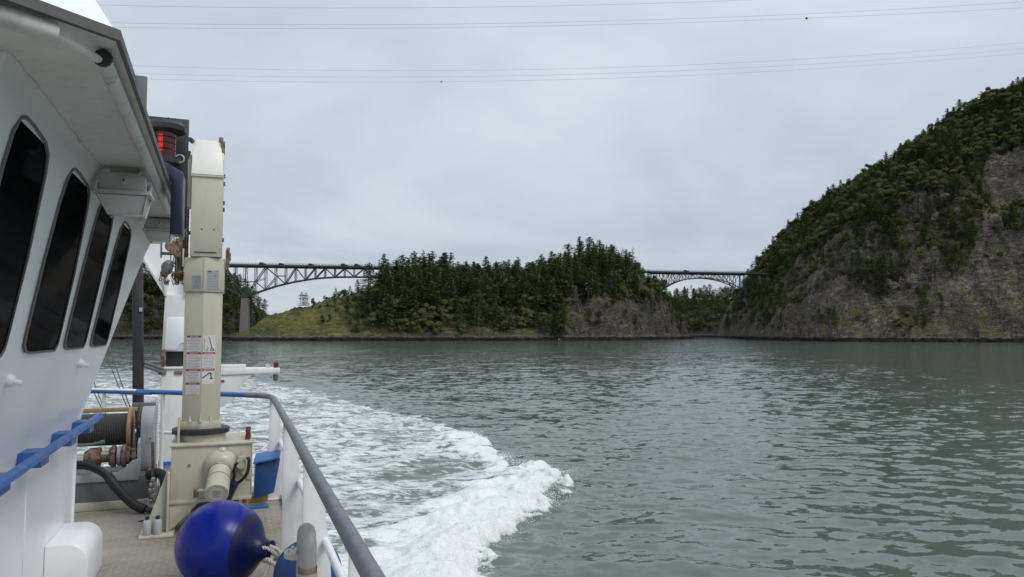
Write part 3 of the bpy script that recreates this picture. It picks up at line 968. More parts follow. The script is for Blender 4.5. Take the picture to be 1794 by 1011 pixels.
def broad_mesh(seed, H=9.0, rad=3.6):
    rg = random.Random(seed)
    V, Fq = [], []
    T = MB()
    lobes = []
    top = Vector((rg.uniform(-.5, .5), rg.uniform(-.5, .5), H * 0.45))
    T.tube([(0, 0, -1.5), (0.1, 0, H * 0.2), top], [0.26, 0.2, 0.13], 6)
    for k in range(9):
        a = rg.uniform(0, 6.28); r = rad * rg.uniform(0.15, 0.75)
        c = Vector((r * math.cos(a), r * math.sin(a), H * rg.uniform(0.35, 0.88)))
        lobes.append((c, rad * rg.uniform(0.30, 0.52)))
        T.tube([top * rg.uniform(0.6, 1), c], [0.09, 0.03], 4, False)
    for c, r in lobes:
        for k in range(int(330 * r)):
            d = Vector((rg.gauss(0, 1), rg.gauss(0, 1), rg.gauss(0, 1))).normalized()
            p = c + d * r * (rg.random() ** 0.4)
            p.z = c.z + (p.z - c.z) * 0.75
            up = (d + Vector((0, 0, 0.8)) + Vector((rg.uniform(-.6, .6), rg.uniform(-.6, .6), 0))).normalized()
            dd = up.orthogonal().normalized()
            dd = (dd + up.cross(dd) * rg.uniform(-2, 2)).normalized()
            leaf_quad(V, Fq, p, dd, up, rg.uniform(0.22, 0.5), rg.uniform(0.11, 0.22))
    tr = bpy.data.meshes.new('trunk')
    tr.from_pydata(T.v, [], T.f)
    tr.materials.append(M['bark'])
    return mesh_of('crown', V, Fq, 'leaves'), tr
FIRS = [fir_mesh(1, 18, 4.2, 0.10, 0.26), fir_mesh(2, 18, 5.0, 0.14, 0.34, 0.3), fir_mesh(3, 18, 3.8, 0.08, 0.22, -0.2), fir_mesh(4, 18, 5.4, 0.2, 0.40, 0.35),
        fir_mesh(5, 18, 4.6, 0.12, 0.32), fir_mesh(6, 18, 3.4, 0.3, 0.55, -0.3, 0.85), fir_mesh(7, 18, 6.0, 0.28, 0.36, 0.15)]
BROAD = [broad_mesh(11), broad_mesh(12), broad_mesh(13, 7.5, 4.0), broad_mesh(14, 10, 3.4)]

def place_tree(kind, var, loc, sc, rz, label, group, name=None, cat='tree'):
    crown, trunk = (FIRS if kind == 'fir' else BROAD)[var]
    e = bpy.data.objects.new(name or ('fir_tree' if kind == 'fir' else 'madrone_tree'), None)
    C.objects.link(e)
    e.location = loc
    e.rotation_euler = (0, 0, rz)
    e.scale = sc
    tag(e, label, cat, group)
    for nm, mesh in (('trunk', trunk), ('crown', crown)):
        o = bpy.data.objects.new(nm, mesh)
        C.objects.link(o)
        o.parent = e
    return e

# scatter: each spot is (land, x, y, z, kind, size)
class Scatter:
    def __init__(s, land, seed):
        s.land, s.rg, s.pts, s.cell = land, random.Random(seed), [], {}
    def free(s, x, y, d):
        c = 4.0
        i, j = int(x // c), int(y // c)
        k = int(d // c) + 1
        for a in range(i - k, i + k + 1):
            for b in range(j - k, j + k + 1):
                for (u, v_) in s.cell.get((a, b), ()):
                    if (u - x) ** 2 + (v_ - y) ** 2 < d * d:
                        return False
        return True
    def fill(s, x0, x1, y0, y1, tries, test):
        for _ in range(tries):
            x, y = s.rg.uniform(x0, x1), s.rg.uniform(y0, y1)
            r = s.land.at(x, y)
            if r is None or r[0] < 2.5:
                continue
            t = test(x, y, *r)       # -> (min distance, kind, height scale) or None
            if t is None or not s.free(x, y, t[0]):
                continue
            s.cell.setdefault((int(x // 4), int(y // 4)), []).append((x, y))
            s.pts.append((x, y, r[0], t[1], t[2]))
nz1 = lambda x, y, sc, seed: float(fbm(np.array([x / sc]), np.array([y / sc]), oct=2, seed=seed)[0])
B0, B1 = Vector((-209, 540, 0)), Vector((192, 618, 0))
BD = (B1 - B0).normalized()
def bridge_off(x, y):
    d = Vector((x, y, 0)) - B0
    return d.x * BD.y - d.y * BD.x        # + in front (towards the camera)
rgT = random.Random(4)
def t_isl(x, y, z, sd, sl):
    o = bridge_off(x, y)
    if abs(o) < 9 and z > 30:
        return None
    if y > 640 and x < 90:
        return None
    if x < -98:                                # grassy point: a few only, more towards the wood
        pr = 0.0
        if x > -135 and z > 20:
            pr = 0.9
        elif x > -118 and z > 9:
            pr = 0.45
        if rgT.random() > pr:
            return None
        return (4.0, 'broad' if rgT.random() < 0.65 else 'fir', rgT.uniform(0.35, 0.62))
    if x > 34 + 8 * nz1(x, y, 20, 6):
        lim = 25 - 9 * nz1(x, y, 14, 8) + max(0, (70 - x)) * -0.25
        if z < lim:
            if z > 7 and nz1(x, y, 11, 5) > -0.12 and rgT.random() < 0.7:
                return (4.4, 'fir' if rgT.random() < 0.55 else 'broad', rgT.uniform(0.32, 0.58))
            return None
    if z < 3.0:
        return None
    small = z < 10
    if rgT.random() < (0.42 if small else 0.15):
        return (4.0, 'broad', rgT.uniform(0.9, 1.6))
    h = (0.72 + 0.55 * rgT.random() ** 1.6) * (0.8 if small else 1.0)
    if x > 34:
        h *= 0.82
    if x > 100:
        h *= 0.72
    h *= np.interp(x, [-100, -72, -20, 12, 50, 90, 130], [0.85, 1.08, 0.94, 0.86, 1.12, 1.02, 0.8])
    return (5.3, 'fir', float(h) * 1.25)
sc_isl = Scatter(island, 1)
sc_isl.fill(-150, 150, 448, 720, 9000, t_isl)
def t_clf(x, y, z, sd, sl):
    if sd > 185 or y > 735 or x > 0.74 * y:
        return None
    hb = np.interp(x, [160, 176, 205, 232, 270, 300], [36, 44, 66, 80, 96, 102]) - 0.14 * max(0, y - 470) + 9 * nz1(x, y, 22, 14)
    if z > hb:
        # bare outcrop near the right edge of the view
        if 285 < x < 312 and z < 116 and y < 450:
            return None
        if rgT.random() < 0.45:
            return (4.0, 'broad', rgT.uniform(0.9, 1.5))
        return (4.2, 'fir', 0.52 + 0.42 * rgT.random() ** 1.5)
    gully = math.exp(-(((x - 236) / 22) ** 2 + ((z - 62) / 22) ** 2)) + 0.8 * math.exp(-(((x - 262) / 16) ** 2 + ((z - 78) / 16) ** 2)) \
        + 0.9 * math.exp(-(((x - 208) / 9) ** 2 + ((z - 30) / 9) ** 2))
    if rgT.random() < gully * 1.1 - 0.15:
        return (3.6, 'broad' if rgT.random() < 0.5 else 'fir', rgT.uniform(0.55, 0.95))
    if z > 6 and nz1(x, y, 15, 25) > -0.05 and rgT.random() < 0.7:
        return (4.6, 'broad' if rgT.random() < 0.6 else 'fir', rgT.uniform(0.4, 0.8))
    return None
sc_clf = Scatter(cliff, 2)
sc_clf.fill(150, 400, 330, 735, 21000, t_clf)
def t_west(x, y, z, sd, sl):
    if abs(bridge_off(x, y)) < 8 and z > 20 or sd > 70 or z < 5:
        return None
    return (5.6, 'fir' if rgT.random() < 0.85 else 'broad', rgT.uniform(0.85, 1.25) * (0.7 if z < 14 else 1.0))
sc_w = Scatter(west, 3)
sc_w.fill(-470, -200, 540, 680, 3500, t_west)
def t_far(x, y, z, sd, sl):
    if sd > 110 or z < 4:
        return None
    return (6.5, 'fir' if rgT.random() < 0.6 else 'broad', rgT.uniform(0.75, 1.1))
sc_f = Scatter(farh, 4)
sc_f.fill(90, 330, 790, 930, 3500, t_far)
def t_low(x, y, z, sd, sl):
    return (11, 'fir', rgT.uniform(0.9, 1.6)) if sd > 5 and sd < 260 else None
sc_l = Scatter(low, 5)
sc_l.fill(-950, -600, 2460, 2800, 2500, t_low)

ALL = []
for nm, sc in (('isl', sc_isl), ('clf', sc_clf), ('west', sc_w), ('far', sc_f), ('low', sc_l)):
    for (x, y, z, k, hgt) in sc.pts:
        ALL.append((hgt * (18 if k == 'fir' else 9) / y * (1 if abs(x / y) < 0.72 else 0.05) * (1.0 if nm in ('isl', 'clf') else 0.8), nm, x, y, z, k, hgt))
REST = {'fir': [], 'broad': []}
LBL = {('isl', 'fir'): ('dark fir tree in the dense wood on the middle island', 'fir trees of the island wood'),
       ('isl', 'broad'): ('rounded leafy tree among the firs of the middle island', 'leafy trees of the island wood'),
       ('clf', 'fir'): ('short dark fir growing on the steep right-hand headland', 'fir trees of the headland'),
       ('clf', 'broad'): ('olive-green rounded tree growing on the steep right-hand headland', 'leafy trees of the headland'),
       ('west', 'fir'): ('dark fir tree on the shore at the bridge\'s left end', 'fir trees of the west shore'),
       ('west', 'broad'): ('rounded leafy tree on the shore at the bridge\'s left end', 'leafy trees of the west shore'),
       ('far', 'fir'): ('dark fir on the far hill seen under the arch', 'fir trees of the far hill'),
       ('far', 'broad'): ('rounded leafy tree on the far hill seen under the arch', 'leafy trees of the far hill')}
def tree_label(nm, kind, x, y, z, hgt, lb, gp):
    k = 'dark fir' if kind == 'fir' else 'rounded leafy tree'
    size = 'tall' if hgt > 1.2 else ('low' if hgt < 0.8 else 'middling')
    if nm == 'isl':
        place = 'by the grassy point' if x < -70 else ('left half of the wood' if x < -20 else ('right half of the wood' if x < 35 else 'above the rock face'))
        row = 'near the waterline' if z < 10 else ('halfway up' if z < 26 else 'along the top')
        t = '%s %s of the island, %s, %s' % (size, k, row, place)
        return t, t
    if nm == 'clf':
        place = 'by the bridge end' if x < 190 else ('left flank' if x < 212 else ('left of centre' if x < 235 else ('right of centre' if x < 265 else 'near the right edge')))
        place += ', front' if y < 450 else (', behind' if y < 520 else ', far back')
        row = 'low rocks' if z < 35 else ('upper rocks' if z < 75 else 'wooded crest')
        t = '%s %s on the headland\'s %s, %s' % (size, k, row, place)
        return t, t
    return lb, gp
for kind in ('fir', 'broad'):
    L_ = sorted([t for t in ALL if t[5] == kind], reverse=True)
    for i, (_, nm, x, y, z, k, hgt) in enumerate(L_):
        rg = random.Random(i * 7 + len(kind))
        var = rg.randrange(len(FIRS if kind == 'fir' else BROAD))
        if kind == 'fir' and nm == 'clf' and var in (5,):
            var = 2
        wsc = (1.32 if kind == 'fir' else 1.05) * rg.uniform(0.85, 1.18)
        loc, s3, rz = (x, y, z - 0.2), (hgt * wsc, hgt * wsc, hgt * rg.uniform(0.92, 1.08)), rg.uniform(0, 6.28)
        if i < 285 and nm != 'low':
            lb, gp = LBL[(nm, kind)]
            lb, gp = tree_label(nm, kind, x, y, z, hgt, lb, gp)
            place_tree(kind, var, loc, s3, rz, lb, gp)
        else:
            REST[kind].append((loc, s3, rz, var))

# a few trees one can pick out
def special(kind, var, x, y, h, label, name=None, wide=1.0):
    r = island.at(x, y)
    z = r[0]
    k = h / (18 if kind == 'fir' else 9)
    place_tree(kind, var, (x, y, z - 0.2), (k * wide, k * wide, k), random.uniform(0, 6), label, None, name)
special('fir', 4, -104, 466, 13, 'lone dark pine with a bare trunk on the grassy slope of the island', 'pine_tree', 1.25)
special('fir', 3, -120, 512, 12, 'flat-topped pine against the sky at the crest of the grassy slope', 'pine_tree', 1.3)
special('fir', 1, -107, 514, 15, 'thin dark pine against the sky just right of the flat-topped pine', 'pine_tree')
special('fir', 5, -95, 532, 30, 'tall thin fir with open branches at the left end of the wood', 'fir_tree', 0.85)
special('fir', 5, 58, 515, 29, 'tall sparse fir on the skyline above the island cliff', 'fir_tree', 0.75)
special('fir', 5, 94, 575, 26, 'narrow thin-topped fir standing alone near the island\'s right end', 'fir_tree', 0.7)
special('broad', 1, -136, 488, 4.2, 'small dark bush alone on the skyline of the grassy slope', 'bush', 1.0)
special('broad', 2, -112, 492, 5.5, 'round green bush on the upper grassy slope beside the pines', 'bush', 1.5)

# the rest of each wood as one mass
def forest(kind, pts):
    src = (FIRS if kind == 'fir' else BROAD)
    me = bpy.data.meshes.new(kind + '_wood')
    me.from_pydata([p[0] for p in pts], [], [])
    def attr(nm, ty, data):
        a = me.attributes.new(nm, ty, 'POINT')
        key = 'vector' if ty == 'FLOAT_VECTOR' else 'value'
        a.data.foreach_set(key, np.array(data, dtype=np.int32 if ty == 'INT' else np.float32).ravel())
    attr('scl', 'FLOAT_VECTOR', [p[1] for p in pts])
    attr('rot', 'FLOAT_VECTOR', [(0, 0, p[2]) for p in pts])
    attr('var', 'INT', [p[3] for p in pts])
    o = bpy.data.objects.new('fir_wood' if kind == 'fir' else 'leafy_wood', me)
    C.objects.link(o)
    ng = bpy.data.node_groups.new(kind + '_scatter', 'GeometryNodeTree')
    ng.interface.new_socket('Geometry', in_out='INPUT', socket_type='NodeSocketGeometry')
    ng.interface.new_socket('Geometry', in_out='OUTPUT', socket_type='NodeSocketGeometry')
    N, Lk = ng.nodes, ng.links
    gi, go = N.new('NodeGroupInput'), N.new('NodeGroupOutput')
    jo = N.new('GeometryNodeJoinGeometry')
    crowns = {}
    for ob in bpy.data.objects:
        if ob.type == 'MESH' and ob.name.startswith('crown'):
            crowns.setdefault(ob.data.name, ob)
    def na(nm, ty):
        a = N.new('GeometryNodeInputNamedAttribute')
        a.data_type = ty
        a.inputs['Name'].default_value = nm
        return a.outputs['Attribute']
    for v_, (cm, tm) in enumerate(src):
        if cm.name not in crowns:
            continue
        oi = N.new('GeometryNodeObjectInfo')
        oi.inputs['Object'].default_value = crowns[cm.name]
        oi.inputs['As Instance'].default_value = True
        cmp_ = N.new('FunctionNodeCompare')
        cmp_.data_type = 'INT'
        cmp_.operation = 'EQUAL'
        ii = [s_ for s_ in cmp_.inputs if s_.type == 'INT']
        Lk.new(na('var', 'INT'), ii[0])
        ii[1].default_value = v_
        ip = N.new('GeometryNodeInstanceOnPoints')
        Lk.new(gi.outputs[0], ip.inputs['Points'])
        Lk.new(cmp_.outputs[0], ip.inputs['Selection'])
        Lk.new(oi.outputs['Geometry'], ip.inputs['Instance'])
        e2r = N.new('FunctionNodeEulerToRotation')
        Lk.new(na('rot', 'FLOAT_VECTOR'), e2r.inputs[0])
        Lk.new(e2r.outputs[0], ip.inputs['Rotation'])
        Lk.new(na('scl', 'FLOAT_VECTOR'), ip.inputs['Scale'])
        Lk.new(ip.outputs[0], jo.inputs[0])
    Lk.new(jo.outputs[0], go.inputs[0])
    md = o.modifiers.new('scatter', 'NODES')
    md.node_group = ng
    tag(o, 'mass of dark firs filling the woods behind the nearer trees' if kind == 'fir' else 'mass of rounded leafy trees filling the woods behind the nearer trees', 'wood', kind='stuff')
for kind in ('fir', 'broad'):
    forest(kind, REST[kind])
print('TREES', len(ALL), {k: len(v_) for k, v_ in REST.items()})

# ------------------------------------------------------------------ bridge
BANG = math.atan2(BD.y, BD.x)
DK = 55.0                                  # roadway height above the water
bridge = bpy.data.objects.new('steel_bridge', None)
C.objects.link(bridge)
pier_s = 13.4                              # distance of the pier along the bridge line from B0
base = B0 + BD * pier_s
bridge.location = base
bridge.rotation_euler = (0, 0, BANG)
tag(bridge, 'high steel truss bridge crossing to the island and on to the headland', 'bridge')
BL = (B1 - B0).length - pier_s             # to the headland
def bpart(name, mbd, mt='bridge_steel'):
    return mbd.build(name, mt, bridge, smooth=False)
mb = MB(); mb.box(-130, BL + 22, -4.2, 4.2, DK - 0.55, DK); bpart('roadway', mb, 'bridge_deck')
for yy in (-4.6, 4.6):
    mb = MB(); mb.box(-130, BL + 22, yy - 0.35, yy + 0.35, DK - 1.25, DK - 0.1); bpart('stringer', mb)
    # parapet railing with posts
    mb = MB()
    for zz_ in (0.45, 0.8, 1.15):
        mb.box(-130, BL + 22, yy - 0.04, yy + 0.04, DK + zz_ - 0.045, DK + zz_ + 0.045)
    pr = bpart('parapet_rail', mb)
    mb = MB()
    x = -130
    while x < BL + 22:
        mb.box(x - 0.07, x + 0.07, yy - 0.1, yy + 0.1, DK - 0.1, DK + 1.3)
        x += 2.37
    p_ = mb.build('parapet_posts', 'bridge_steel', pr, smooth=False)
    p_['kind'] = 'stuff'
def member(name, a, b, w, h=None):
    mb = MB(); mb.bar(a, b, w, w if h is None else h, (0, 1, 0)); return bpart(name, mb)
def laced(name, a, b, w):      # a built-up column: two channels with lacing between them
    a, b = Vector(a), Vector(b)
    mb = MB()
    for s_ in (-1, 1):
        mb.bar(a + Vector((s_ * w / 2, 0, 0)), b + Vector((s_ * w / 2, 0, 0)), 0.28, 0.5, (0, 1, 0))
    Lg = (b - a).length
    k = max(2, int(Lg / (w * 1.3)))
    for i in range(k):
        p, q = a.lerp(b, i / k), a.lerp(b, (i + 1) / k)
        s_ = 1 if i % 2 else -1
        mb.bar(p + Vector((s_ * w / 2, 0, 0)), q - Vector((s_ * w / 2, 0, 0)), 0.12, 0.12, (0, 1, 0))
    return bpart(name, mb)
PAN = 7.1
# bottom chord depth below the roadway, per panel from the pier towards the island
low_z = {0: 24.2, 1: 21.0, 2: 18.4, 3: 15.8, 4: 13.9, 5: 12.1, 6: 10.8, 7: 9.6, 8: 8.9, 9: 8.4, 10: 8.1, 11: 8.0, 12: 8.0, 13: 8.0, 14: 8.1, 15: 8.4, 16: 9.0, 17: 9.8, 18: 10.9}
low_z.update({-1: 20.5, -2: 16.8, -3: 12.6, -4: 8.6})
TOPZ = DK - 1.6
nodes_s = sorted(low_z)
for yy in (-3.6, 3.6):
    for i in nodes_s[:-1]:
        member('bottom_chord', (i * PAN, yy, DK - low_z[i]), ((i + 1) * PAN, yy, DK - low_z[i + 1]), 0.85)
    member('top_chord', (nodes_s[0] * PAN, yy, TOPZ), (nodes_s[-1] * PAN, yy, TOPZ), 0.7)
    for i in nodes_s:
        if i == 0:
            laced('tower_post', (0, yy, DK - low_z[0]), (0, yy, TOPZ), 1.5)
        else:
            laced('vertical', (i * PAN, yy, DK - low_z[i]), (i * PAN, yy, TOPZ), 1.0)
    diag = [((0, 'b'), (2, 't')), ((2, 't'), (4, 'b')), ((4, 'b'), (5, 't')), ((5, 't'), (6, 'b')), ((6, 'b'), (7, 't')), ((7, 'b'), (8, 't')), ((8, 't'), (9.0, 'b')), ((9, 'b'), (10, 't')),
            ((10, 't'), (11, 'b')), ((11, 'b'), (12, 't')), ((12, 't'), (13, 'b')), ((13, 'b'), (14, 't')), ((0, 'b'), (-2, 't')), ((-2, 't'), (-4, 'b'))]
    for (i, a), (j, b) in diag:
        za = TOPZ if a == 't' else DK - low_z[int(i)]
        zb = TOPZ if b == 't' else DK - low_z[int(j)]
        member('diagonal', (i * PAN, yy, za), (j * PAN, yy, zb), 0.65)
    member('sub_diagonal', (1 * PAN, yy, DK - 12.6), (2 * PAN, yy, DK - low_z[2]), 0.4)
    member('sub_diagonal', (3 * PAN, yy, DK - 9.4), (2 * PAN, yy, DK - low_z[2]), 0.5)
    member('sub_diagonal', (1 * PAN, yy, DK - 12.6), (2 * PAN, yy, DK - 9.8), 0.35)
    member('sub_diagonal', (-1 * PAN, yy, DK - 12.6), (-2 * PAN, yy, DK - low_z[-2]), 0.4)
    member('sub_diagonal', (-1 * PAN, yy, DK - 12.6), (-2 * PAN, yy, DK - 9.0), 0.35)
    member('strut', (-1 * PAN, yy, DK - 12.6), (1 * PAN, yy, DK - 12.6), 0.35)
    member('strut', (3 * PAN, yy, DK - 8.0), (4 * PAN, yy, DK - 8.0), 0.35)
for i in nodes_s:          # cross bracing between the two trusses
    member('cross_beam', (i * PAN, -3.6, DK - low_z[i]), (i * PAN, 3.6, DK - low_z[i]), 0.4)
    mb = MB(); mb.bar((i * PAN, -3.6, DK - low_z[i]), (i * PAN, 3.6, TOPZ), 0.18); bpart('sway_brace', mb)
# concrete pier
mb = MB()
for yy in (-3.6, 3.6):
    mb.hexa([(-2.9, yy - 2.2, 1), (2.9, yy - 2.2, 1), (2.9, yy + 2.2, 1), (-2.9, yy + 2.2, 1),
             (-2.1, yy - 1.7, DK - 25), (2.1, yy - 1.7, DK - 25), (2.1, yy + 1.7, DK - 25), (-2.1, yy + 1.7, DK - 25)])
mb.box(-1.2, 1.2, -3, 3, 4, DK - 26)
bpart('pier', mb, 'concrete')
mb = MB()
for yy in (-3.6, 3.6):
    mb.box(-0.9, 0.9, yy - 0.9, yy + 0.9, DK - 25, DK - low_z[0] + 0.2)
bpart('bearing', mb)
# arch span to the headland
def s_of(px, frac_y=None):
    # where the view ray through this column meets the bridge line
    k = (px - 897) / 1296
    t = (k * B0.y - B0.x) / (BD.x - k * BD.y)
    return t - pier_s
arch = [(1158, 508.8), (1166.5, 503.3), (1175, 498.5), (1184.5, 494.4), (1194, 491.3), (1204.5, 489.3), (1215, 488), (1224.5, 487.2), (1234, 487.2), (1244.5, 488.3), (1254.5, 490), (1263.5, 492.1), (1272, 494.8), (1282.5, 499), (1292.5, 504)]
def depth_at(s_):
    p = B0 + BD * (s_ + pier_s)
    return p.y
AN = []
for px, py in arch:
    s_ = s_of(px)
    d_ = depth_at(s_)
    AN.append((s_, 5 + (583 - py) / 1296 * d_))
for yy in (-3.2, 3.2):
    for (a, za), (b, zb) in zip(AN[:-1], AN[1:]):
        member('arch_rib', (a, yy, za), (b, yy, zb), 0.75)
    member('top_chord', (AN[0][0] - 8, yy, TOPZ), (AN[-1][0] + 8, yy, TOPZ), 0.7)
    for a, za in AN:
        member('vertical', (a, yy, za), (a, yy, TOPZ), 0.34)
    for i, ((a, za), (b, zb)) in enumerate(zip(AN[:-1], AN[1:])):
        if i % 2 == 0:
            member('diagonal', (a, yy, TOPZ), (b, yy, zb), 0.38)
        else:
            member('diagonal', (a, yy, za), (b, yy, TOPZ), 0.38)
        if i < 6 or i > 9:
            if i % 2 == 0:
                member('counter_diagonal', (a, yy, za), (b, yy, TOPZ), 0.2)
            else:
                member('counter_diagonal', (a, yy, TOPZ), (b, yy, zb), 0.2)
for px in (1139, 1148.5, 1301):
    s_ = s_of(px)
    for yy in (-3.2, 3.2):
        laced('trestle_post', (s_, yy, 40), (s_, yy, TOPZ), 0.9)
# columns carrying the roadway over the island
for s_ in (165, 190, 215, 240, 265):
    for yy in (-3.2, 3.2):
        member('trestle_post', (s_, yy, 35), (s_, yy, DK - 1.5), 0.8)

# cars on the bridge
def car(s_, y, label, tall=1.5, ln=4.6, heading=1):
    p = base + BD * s_ + Vector((-BD.y, BD.x, 0)) * y
    e = bpy.data.objects.new('parked_car' if False else 'car', None)
    C.objects.link(e)
    e.location = (p.x, p.y, DK + 0.01)
    e.rotation_euler = (0, 0, BANG + (0 if heading > 0 else math.pi))
    tag(e, label, 'car', 'cars crossing the bridge')
    mb = MB(); mb.box(-ln / 2, ln / 2, -0.9, 0.9, 0.3, 0.85); mb.build('body', 'car_dark', e, bevel=0.12)
    mb = MB(); mb.hexa([(-ln * .45, -.85, .83), (ln * .22, -.85, .83), (ln * .22, .85, .83), (-ln * .45, .85, .83), (-ln * .38, -.7, tall), (ln * .08, -.7, tall), (ln * .08, .7, tall), (-ln * .38, .7, tall)])
    mb.build('cabin', 'car_glass', e, bevel=0.08)
    for wx in (-ln * .31, ln * .31):
        for wy in (-.86, .86):
            mb = MB(); mb.lathe([(0.33, -0.1), (0.33, 0.1)], (wx, wy, 0.33), (0, 1, 0), 14); mb.build('wheel', 'rubber', e)
for px, lb, tall, ln in ((459, 'dark car on the bridge just right of the pier', 1.75, 5.0), (492, 'small dark car on the bridge, second right of the pier', 1.45, 4.2), (544, 'dark car on the middle of the truss span', 1.5, 4.4),
                         (602, 'long dark pickup on the truss span near the trees', 1.85, 5.6), (625, 'dark car on the bridge just before the island wood', 1.9, 5.0), (1201, 'tiny dark car on the roadway above the arch', 1.5, 4.4)):
    car(s_of(px), -2.2, lb, tall, ln)

# ------------------------------------------------------------------ power lines high over the channel
def wire(pts, d, label):
    """pts: view columns and rows the wire passes, all of it at the distance d across the channel"""
    A = np.array(pts, float)
    X = (A[:, 0] - 897) / 1296 * d
    Z = 5 + (583 - A[:, 1]) / 1296 * d
    f = np.polyfit(X, Z, 2)
    xs = np.linspace(-1.05 * d, 1.05 * d, 60)
    mb = MB(); mb.tube([(x, d + 0.02 * x, np.polyval(f, x)) for x in xs], 0.024, 5)
    o = mb.build('power_line', 'wire')
    tag(o, label, 'power line', 'power lines over the channel')
    return f
wire([(140, 2), (500, 3), (950, -2), (1400, -22)], 176, 'topmost thin wire, just under the top edge of the sky')
f2 = wire([(175, 33), (500, 37), (1000, 25), (1430, 6), (1700, -9)], 180, 'upper wire of the pair high over the wheelhouse roof')
f3 = wire([(175, 41), (500, 44), (1000, 34), (1430, 10), (1600, 7), (1794, -4)], 183, 'lower wire of the high pair, carrying a marker ball at right')
wire([(220, 111), (700, 117), (1100, 108), (1500, 85), (1794, 60)], 212, 'uppermost of the three lower wires in the sky')
wire([(240, 125), (770, 130), (1300, 106), (1794, 72)], 215, 'middle one of the three lower wires in the sky')
f6 = wire([(250, 135), (770, 138), (1300, 116), (1794, 80)], 218, 'lowest wire in the sky, carrying a small marker ball')
for px, d, f, lb, r in ((1430, 183, f3, 'dark marker ball on the high wire at upper right', 0.30), (771, 218, f6, 'tiny dark marker ball on the lowest wire', 0.24)):
    x = (px - 897) / 1296 * d
    mb = MB(); c = (x, d + 0.02 * x, float(np.polyval(f, x)))
    mb.lathe([(0.0, -r)] + [(r * math.sin(R(a)), -r * math.cos(R(a))) for a in range(15, 180, 15)] + [(0, r)], c, (1, 0, 0), 16)
    mb.lathe([(0.06, -r * 1.35), (0.09, -r), (0.09, r), (0.06, r * 1.35)], c, (1, 0, 0), 8)
    tag(mb.build('marker_ball', 'wire'), lb, 'marker ball', 'marker balls on the wires')

# ------------------------------------------------------------------ far-off small boat with its crew
bx, by = 27.5, 436
sb = Thing('small_boat', (bx, by, 0.0), 'tiny open boat with people below the island cliff', 'boat', ship=False)
mb = MB()
ring = []
for k, (x, hw, zb) in enumerate([(-2.3, 0.5, 0.05), (-1, 0.85, 0.0), (0.5, 0.85, 0.0), (1.6, 0.55, 0.1), (2.4, 0.05, 0.35)]):
    ring.append([(x, -hw, 0.55 + 0.06 * k), (x, -hw * 0.6, zb - 0.1), (x, hw * 0.6, zb - 0.1), (x, hw, 0.55 + 0.06 * k)])
for a, b in zip(ring[:-1], ring[1:]):
    mb.add(a + b, [(0, 1, 5, 4), (1, 2, 6, 5), (2, 3, 7, 6), (0, 4, 7, 3)])
mb.add(ring[0], [(0, 1, 2, 3)])
mb.build('hull', 'black', sb.e)
mb = MB(); mb.box(-2.6, -2.3, -0.25, 0.25, 0.1, 1.0); mb.build('outboard_motor', 'black', sb.e, bevel=0.06)
def far_person(x, y, label, shirt, sitting=True):
    V_ = [(0, 0, 0.45), (0, 0, 0.75), (0, 0, 1.02), (0, 0, 1.14), (0, 0, 1.3), (0.2, 0, 0.95), (0.32, 0, 0.7), (0.5, 0.08, 0.62), (-0.2, 0, 0.95), (-0.32, 0.05, 0.7), (-0.3, 0.25, 0.58),
          (0.1, 0.42, 0.5), (0.1, 0.45, 0.05), (-0.1, 0.42, 0.5), (-0.1, 0.45, 0.05)]
    E_ = [(0, 1), (1, 2), (2, 3), (3, 4), (2, 5), (5, 6), (6, 7), (2, 8), (8, 9), (9, 10), (0, 11), (11, 12), (0, 13), (13, 14)]
    r_ = [.16, .16, .17, .06, .11, .07, .05, .04, .07, .05, .04, .09, .06, .09, .06]
    me = bpy.data.meshes.new('person')
    me.from_pydata(V_, E_, [])
    o = bpy.data.objects.new('person', me)
    C.objects.link(o)
    md = o.modifiers.new('skin', 'SKIN')
    for sv, rr in zip(me.skin_vertices[0].data, r_):
        sv.radius = (rr, rr)
    me.skin_vertices[0].data[0].use_root = True
    o.modifiers.new('sub', 'SUBSURF').levels = 1
    o.location = (bx + x, by + y, 0.1)
    o.rotation_euler = (0, 0, random.uniform(0, 6))
    me.materials.append(shirt)
    tag(o, label, 'person', 'people in the small boat')
far_person(-1.2, 0, 'seated person in dark clothes at the stern of the tiny boat', M['black'])
far_person(0.1, 0.15, 'seated person in pale clothes amidships in the tiny boat', M['placard'])
far_person(1.2, -0.1, 'seated person in grey clothes near the bow of the tiny boat', M['print_grey'])

# ------------------------------------------------------------------ the boat: hull and decks
hull = Thing('boat_hull', (-2.1, 4.0, 0), 'white research boat hull with a worn brown-grey after deck', 'boat')
T = hull
BX0, BX1 = -4.78, 0.58
deck_poly = [(BX0, -7, 0), (BX1, -7, 0), (BX1, 7.95, 0), (0.36, 8.45, 0), (-0.6, 9.2, 0), (-1.5, 9.75, 0), (-2.7, 9.75, 0), (-3.6, 9.2, 0), (-4.5, 8.45, 0), (BX0, 7.95, 0)]
T.mb().prism([(x, y, -0.06) for x, y, z in deck_poly], (0, 0, 0.06)).build('deck_plate', 'deck', T.e, smooth=False)
mb = T.mb()
top = [(x, y, -0.075) for x, y, z in deck_poly]
bot = [(-2.1 + (x + 2.1) * 0.86, y * 0.97, -DECK - 0.6) for x, y, z in deck_poly]
mb.add(top + bot, [tuple(range(10)), tuple(reversed(range(10, 20)))] + [(i, (i + 1) % 10, 10 + (i + 1) % 10, 10 + i) for i in range(10)])
mb.build('hull_side', 'white', T.e, smooth=False)
# lower working deck at the stern
mb = T.mb(); mb.box(-4.3, 0.1, 9.3, 13.5, -3.8, -1.6); mb.build('stern_deck', 'deck', T.e)
